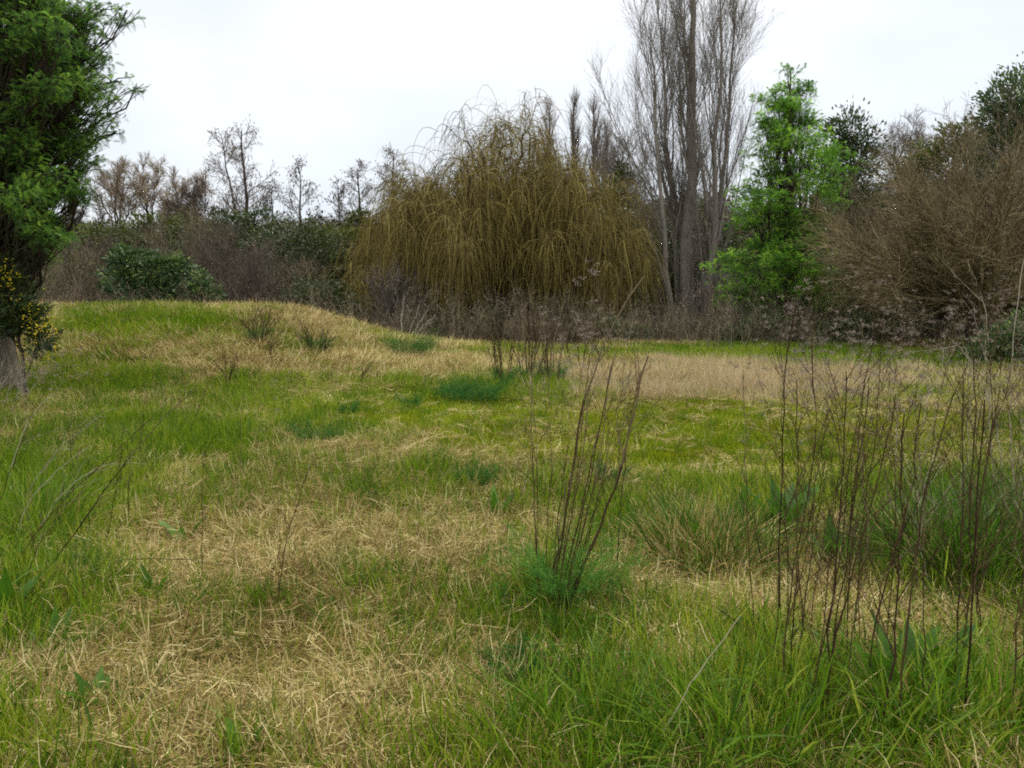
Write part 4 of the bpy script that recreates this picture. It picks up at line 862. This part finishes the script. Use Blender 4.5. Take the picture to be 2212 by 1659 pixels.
for lab, u, v, n, s in (('single upright broad dock leaf standing in the straw left of the middle', 398, 1185, 3, .20), ('broad leaved dock low in the straw near the bottom left', 212, 1535, 7, .13),
                        ('dock clump in the green grass at the left edge', 110, 1420, 8, .14), ('dock with a long pointed leaf touching the left edge', 12, 1350, 5, .22),
                        ('wide dock clump behind the thin stalks, right of the dry tussock', 1690, 1165, 12, .30), ('dock growing left of the wide dock clump', 1610, 1140, 6, .20),
                        ('lush dock in front of the dark tussock, among the stalks', 1800, 1235, 9, .24), ('broad leaved dock in long grass near the bottom right', 1950, 1520, 9, .24),
                        ('dock leaf pair standing up near the bottom right stalks', 2030, 1480, 5, .22), ('young dock poking from the straw near the bottom middle', 520, 1650, 4, .12),
                        ('small dock in the straw, in front of the leaning dry stem', 330, 1300, 5, .13), ('young dock left of the fennel clump, among straw', 690, 1340, 4, .12),
                        ('blotched dock leaf right of the fennel clump', 1515, 1190, 4, .22), ('dock at the right end of the meadow by the tussock', 2150, 1130, 6, .2),
                        ('dock by the two dark stems near the middle of the meadow', 1075, 1120, 4, .17), ('pale leaved plant right of the far fennel group', 1215, 833, 7, .22)):
    dock(lab, u, v, n, s)

# fennel with tall dead stalks, in the middle foreground
A = ground(1200, 1345); YA = A[1]; ra = thing('fennel', 'fennel clump with tall dark dead stalks and a feathery green base, mid foreground', 'plant', A)
for pts, r, nb, hd, dy in (([(1167, 1315), (1155, 1100), (1147, 900), (1150, 760)], .0038, 3, .2, .1), ([(1188, 1345), (1215, 1150), (1243, 950), (1290, 760), (1345, 650), (1392, 596)], .0075, 4, .8, .2),
                       ([(1183, 1340), (1205, 1180), (1222, 1040)], .0055, 0, 0, .1), ([(1198, 1345), (1250, 1120), (1293, 940), (1330, 760)], .005, 3, .3, .2), ([(1212, 1350), (1290, 1150), (1345, 1010), (1370, 880), (1400, 770)], .0085, 3, .2, -.1),
                       ([(1196, 1345), (1232, 1130), (1262, 980), (1270, 850)], .0045, 2, .2, -.1), ([(1205, 1348), (1262, 1130), (1300, 980), (1312, 840)], .0045, 2, .3, .25), ([(1190, 1350), (1200, 1230), (1240, 1010), (1262, 880)], .004, 1, 0, 0)):
    stalk(ra, pts, YA, r * 1.1, nb, hd, dy=dy, t0=.6, bl=.24, hs=.014, tip=True)
for k in range(9):
    a_ = rng.uniform(-1, 1); stalk(ra, [(1200 + a_ * 25, 1345), (1215 + a_ * 60, 1180), (1245 + a_ * 85, 1000), (1265 + a_ * 130, rng.uniform(760, 980))], YA + rng.uniform(-.12, .12), rng.uniform(.0025, .0042), 3, .3, t0=.5, bl=.2, tip=bool(k % 2))
fennel_foliage(ra, A + np.array([.06, .12, .0]), .46, 46, .55); fennel_foliage(ra, A + np.array([-.16, .05, 0]), .24, 16, .6); fennel_foliage(ra, A + np.array([.02, -.12, 0]), .16, 14, .7)
def plant1(name, lab, u, v, specs, cat_='dead stalk', group=None, fol=0., **k):
    A = ground(u, v); r = thing(name, lab, cat_, A, group)
    for s in specs:
        pts, rr, nb, hd = s[:4]; kk = dict(k); kk.update(s[4] if len(s) > 4 else {})
        stalk(r, [(u, v)] + pts if pts[0][1] < v - 60 or True else pts, A[1], rr, nb, hd, **kk)
    if fol: fennel_foliage(r, A, fol, 20, .6)
    return r
plant1('dry_weed', 'dark knotty dead stem with side twigs, right of the fennel clump', 1333, 1262, [([(1338, 1130), (1352, 990), (1358, 900), (1385, 800)], .0042, 6, .3), ([(1400, 1060), (1480, 960)], .0022, 2, .2)], bl=.15, t0=.4)
plant1('dry_weed', 'thin dark pair of stems left of the fennel clump', 1090, 1215, [([(1100, 1110), (1118, 1000)], .003, 1, 0), ([(1075, 1180), (1130, 1060), (1160, 950)], .0025, 2, .2)])
plant1('dry_weed', 'forked dark dead stem standing in the straw left of centre', 600, 1330, [([(612, 1200), (640, 1090), (668, 1010)], .0032, 5, .2), ([(606, 1150), (600, 1090)], .002, 0, 0)], bl=.13, t0=.35)
plant1('dry_weed', 'slim straight dead stem rising out of the straw near the left', 432, 1312, [([(436, 1200), (438, 1060), (442, 960)], .0026, 2, 0)], bl=.1)
plant1('dry_weed', 'single straight dark stem with a blunt tip on the green patch', 518, 1045, [([(520, 960), (521, 880)], .004, 0, .5)])
plant1('dry_weed', 'short dark stem left of the straight single one', 276, 1135, [([(278, 1060), (281, 985)], .004, 1, 0)], bl=.08)
r_ = plant1('dry_weed', 'dead stem snapped over, its pale end lying level across the straw', 222, 1262, [([(232, 1230), (243, 1207), (330, 1206), (430, 1212), (540, 1232)], .0035, 0, 0)], pale=0)
plant1('dry_weed', 'tall thin leaning stem with a fine forked tip on the left of the meadow', 400, 960, [([(430, 880), (450, 830), (470, 780)], .004, 3, .4)], bl=.18)
plant1('dry_weed', 'upright dead stem just right of the long leaning ones', 228, 1190, [([(250, 1060), (262, 960)], .0035, 3, .2)], bl=.14)
plant1('dry_weed', 'dead stem rising among green grass near the left edge', 150, 1150, [([(160, 1040), (150, 940)], .003, 3, .2)], bl=.14)
for lab, u, v, pts, rr, pale in (('longest of the leaning stems on the left, arching up to the right', 90, 1250, [(190, 1110), (300, 960), (360, 890), (415, 845)], .0048, 0),
                           ('second leaning stem on the left, below the longest', 10, 1260, [(100, 1120), (230, 990), (330, 900)], .004, 0),
                           ('pale leaning stem fanning out at the left edge', 25, 1130, [(90, 1010), (170, 930), (215, 900)], .004, 1),
                           ('steep pale stem at the left edge', 5, 1080, [(40, 960), (75, 880), (120, 850)], .004, 1),
                           ('arched pale stem with a nodding tip at the left edge', 60, 1190, [(120, 1080), (200, 1010), (250, 1000)], .003, 1),
                           ('thin pale stem leaning between the two long ones on the left', 20, 1200, [(60, 1080), (140, 1000), (200, 960)], .003, 1),
                           ('short brown stem low on the left edge', 35, 1320, [(70, 1200), (130, 1110), (180, 1060)], .003, 0),
                           ('brown stem leaning against the left edge grass', -20, 1150, [(20, 1020), (60, 930), (70, 880)], .0035, 0)):
    plant1('dry_weed', lab, u, v, [(pts, rr, 6, .35, dict(pale=pale))], bl=.17, t0=.45, hs=.010)
plant1('dry_weed', 'pale bare stem leaning right over the grass at the bottom middle', 1405, 1660, [([(1420, 1600), (1510, 1450), (1600, 1330)], .0032, 0, 0, dict(pale=1))])
plant1('dry_weed', 'dark stem lying low across the long grass at the bottom middle', 1500, 1480, [([(1580, 1440), (1720, 1390)], .003, 0, 0)])

# stalks on the right
R1 = [(1632, 1400, [(1620, 1240), (1612, 1060), (1605, 800)], .0034, 3, .7), (1690, 1420, [(1683, 1250), (1688, 1000), (1697, 800), (1705, 690), (1722, 640)], .0046, 6, .9), (1708, 1400, [(1700, 1200), (1692, 1000)], .003, 3, .2),
      (1672, 1500, [(1680, 1300), (1690, 1120), (1760, 960), (1800, 870)], .003, 4, .8), (1722, 1470, [(1745, 1250), (1762, 1060), (1775, 920), (1820, 860)], .004, 4, .8), (1655, 1440, [(1650, 1300), (1640, 1150), (1600, 1010)], .0022, 2, .5),
      (1750, 1380, [(1762, 1260), (1790, 1120), (1820, 1010)], .003, 3, .6), (1775, 1580, [(1800, 1400), (1850, 1200), (1900, 1040), (1935, 850)], .0048, 4, .7), (1830, 1500, [(1845, 1350), (1862, 1200), (1880, 1050)], .0035, 3, .5),
      (1868, 1530, [(1890, 1350), (1935, 1180), (1975, 1030), (1990, 870)], .0048, 5, .6), (1910, 1440, [(1925, 1300), (1935, 1130), (1928, 960)], .003, 4, .6), (1940, 1620, [(1950, 1420), (1975, 1200), (2010, 1010), (2060, 850)], .005, 5, .6)]
LB = ['leftmost thin stalk of the right hand stand, with flat seed heads', 'tallest stalk of the right hand stand, topped with flat brown seed heads', 'plain dark stalk close behind the tallest one of the right stand',
      'bent stalk leaning right just left of the dense stand', 'brown stalk with level seed heads right of the tallest one', 'hair thin stalk leaning left beside the leftmost one', 'short stalk above the wide dock clump',
      'thick dark stalk slanting from the bottom long grass up to the right', 'slim upright stalk between two thick slanting ones', 'second thick slanting stalk in the right stand', 'upright twiggy stalk left of the dark tussock', 'reddish brown stalk rising from the bottom grass left of the tussock']
for (u, v, pts, r, nb, hd), lb in zip(R1, LB):
    plant1('dry_weed', lb, u, v, [(pts, r, nb, hd)], bl=.2, t0=.5, hs=.011, ang=.55)
for k in range(46):                                           # the tangle along the right edge
    u = rng.uniform(1960, 2290) if k % 3 != 1 else rng.uniform(1640, 1900); v = rng.uniform(1330, 1640) if k % 3 else rng.uniform(1130, 1330)
    ln = rng.uniform(-.05, .22); top = rng.uniform(640, 960) if k % 4 else rng.uniform(960, 1150)
    du = ln * (v - top); pale = int(k % 6 == 0); br = [(u + du * .3 + 14 * rng.normal(), v + (top - v) * .35), (u + du * .65 + 18 * rng.normal(), v + (top - v) * .68), (u + du, top)]
    hw_ = 'tall' if top < 730 else 'tallish' if top < 820 else 'medium' if top < 900 else 'short'
    lb = hw_ + (' bleached' if pale else ' dark') + (' upright' if abs(ln) < .05 else ' slightly tilted' if abs(ln) < .13 else ' strongly tilted') + ' dry stalk ' + ('at the bottom edge' if v > 1500 else 'in the long grass' if v > 1330 else 'behind the tussock') + ', ' + ('left' if u < 1760 else 'middle' if u < 1960 else 'dense' if u < 2110 else 'rightmost') + ' part of tangle'
    plant1('dry_weed', lb, u, v,
           [(br, rng.uniform(.0022, .0052) * (.7 if pale else 1), rng.integers(6, 11), .45, dict(pale=pale))], group='dry stalks of the right tangle', bl=.30, t0=.32, hs=.009, ang=.65)
for k, (u, v, pts, lb) in enumerate(((2150, 1080, [(2135, 900), (2140, 740), (2120, 640)], 'white bare forked stem against the brown shrub'), (2195, 1100, [(2180, 900), (2190, 700), (2212, 560)], 'white bare stem reaching highest at the right edge'),
                                     (2170, 1060, [(2150, 900), (2095, 770), (2050, 730)], 'white bare stem forking to the left'), (1935, 1010, [(1938, 900), (1934, 800)], 'short straight white stem beside the green grass on the right'), (2100, 1000, [(2085, 900), (2110, 800), (2085, 760)], 'thin white crooked stem'))):
    plant1('dry_weed', lb, u, v, [(pts, .006, 3, .2, dict(pale=1))], bl=.35, t0=.5, ang=.6)

# fennel group in mid meadow with its dead stalks
for j, (u, v, n, wd, ht, lb) in enumerate(((1090, 838, 9, 26, 165, 'left clump of dark dead stalks with a small green base, mid meadow'), (1140, 830, 9, 34, 175, 'middle clump of dark dead stalks behind the green tuft'), (1190, 838, 8, 30, 160, 'right clump of dead stalks growing from a large green tuft'),
                                          (1250, 800, 8, 40, 120, 'thin clump of dead stalks where the tan grass begins'), (560, 745, 9, 22, 85, 'tall dead stems with green feet on the crest of the mound'), (690, 768, 10, 34, 75, 'fan of thin green brown stems on the right slope of the mound'),
                                          (495, 845, 4, 10, 95, 'pair of thin dark stems low on the mound'), (585, 780, 4, 14, 60, 'three short stems below the crest clump'), (1320, 790, 6, 40, 110, 'sparse dead stalks by the start of the weed bank'), (770, 835, 3, 10, 45, 'small twiggy stem at the foot of the mound'))):
    A = ground(u, v); root = thing('stalk_clump', lb, 'plant', A)
    for k in range(n + 4 * (n > 7)):
        a = rng.uniform(-1, 1); h_ = ht * rng.uniform(.55, 1)
        stalk(root, [(u + a * wd * .5, v), (u + a * wd * .9 + 5 * rng.normal(), v - h_ * .5), (u + a * wd * 1.5 + 10 * rng.normal(), v - h_)], A[1] + rng.uniform(-.25, .25), .0095 if A[1] < 15 else .011, 3, .4, bl=.25, hs=.018, t0=.5, knots=False)
    if j in (0, 1, 2, 4, 5): fennel_foliage(root, A, (.4, .3, .55, .4, .45)[[0, 1, 2, 4, 5].index(j)], 36, .5, M_FENNEL_D)
for u, v, h, n, lb in ((885, 778, .55, 46, 'low dark green feathery clump on the right shoulder of the mound'), (1030, 878, .42, 40, 'blue green feathery tuft, right one of the pair in mid meadow'), (985, 868, .36, 30, 'blue green feathery tuft, left one of the pair in mid meadow'),
                       (690, 968, .28, 32, 'small dark feathery tuft on the green turf left of centre'), (1022, 1060, .22, 22, 'two pronged feathery green tuft below the middle of the meadow'), (1110, 1480, .16, 30, 'young feathery fennel low in front of the tall fennel clump'),
                       (1310, 1050, .18, 18, 'feathery seedling behind the tall fennel stalks'), (750, 900, .18, 22, 'feathery green tuft on the short turf'), (885, 885, .22, 22, 'green wispy tuft on the turf left of the blue green pair'), (1345, 845, .22, 20, 'green tuft in front of the tan grass band')):
    A = ground(u, v); fennel_foliage(thing('fennel_tuft', lb, 'plant', A), A, h * 1.25, int(n * 1.5), .75, M_FENNEL_D)

# brush at the left edge: pale dead seed heads
A = ground(20, 880); root = thing('dead_brush', 'pale dead brush with dry seed heads at the left edge below the tree trunk', 'plant', A)
for k in range(10):
    u = rng.uniform(-40, 70); stalk(root, [(u, 880 + 30 * rng.random()), (u + 30 * rng.random(), 840), (u + rng.uniform(-10, 110), rng.uniform(750, 820))], A[1] + rng.uniform(-.5, .3), .005, 6, .9, M=M_PALE, bl=.30, hs=.022, t0=.35, ang=.7, nh=3, knots=False)

# tussocks
def tussock(lab, u, v, n, h, rad, M, wd, mix=0.):
    c = ground(u, v); root = thing('grass_tussock', lab, 'grass tussock', c)
    for nm, m_, MM, s in (('blades', int(n * (1 - mix)), M, 1.), ('dead_blades', int(n * mix), M_DRY, .8)):
        if m_ < 1: continue
        g = Geo(); a = rng.random(m_) * 6.283; r = rad * np.sqrt(rng.random(m_)) * .95; el = .1 + .75 * rng.random(m_) * (r / rad * 1.0 + .25)
        p = c + np.stack([r * np.cos(a), r * np.sin(a), np.zeros(m_)], -1); p[:, 2] = height(p[:, 0], p[:, 1])
        d = np.stack([np.sin(el) * np.cos(a), np.sin(el) * np.sin(a), np.cos(el)], -1) + .2 * rng.normal(size=(m_, 3))
        K = 8; P = march(p, d, h * s * rng.uniform(.45, 1.25, m_), K, up=-.11 * rng.uniform(.2, 1.6, m_), wob=.08); P[:, :, 2] = np.maximum(P[:, :, 2], p[:, None, 2] + .01)
        ribbons(g, P, wd * (.6 + .7 * rng.random(m_))[:, None] * np.array([.8, 1, 1, .9, .75, .55, .3, .05])[None], tint=rng.random(m_) * .8)
        tag(obj(nm, g, MM, root), kind='stuff')
tussock('large dark green grass tussock behind the tangle of stalks on the right', 2085, 1240, 2600, .50, .40, M_TUSS, .008, .15)
tussock('second dark tussock merging with the large one, further right', 2230, 1200, 1800, .5, .38, M_TUSS, .008, .15)
tussock('grass tussock mixed with dead straw, right of the fennel clump', 1530, 1215, 1500, .42, .34, M_TUSS, .0065, .55)
tussock('bright green tussock at the bottom middle', 1240, 1640, 380, .30, .26, M_LONG, .006, .1)
tussock('tall fresh green tussock at the bottom edge, right of the pale leaning stem', 1660, 1640, 480, .36, .34, M_LONG, .008, .1)
tussock('fresh green tussock in the bottom right corner', 2120, 1600, 620, .38, .42, M_LONG, .0085, .15)
tussock('blue green tussock on the left edge of the meadow', 70, 1160, 900, .42, .3, M_LONG, .006, .2)


open('/tmp/tris','w').write(str(NTRI[0])) if False else None
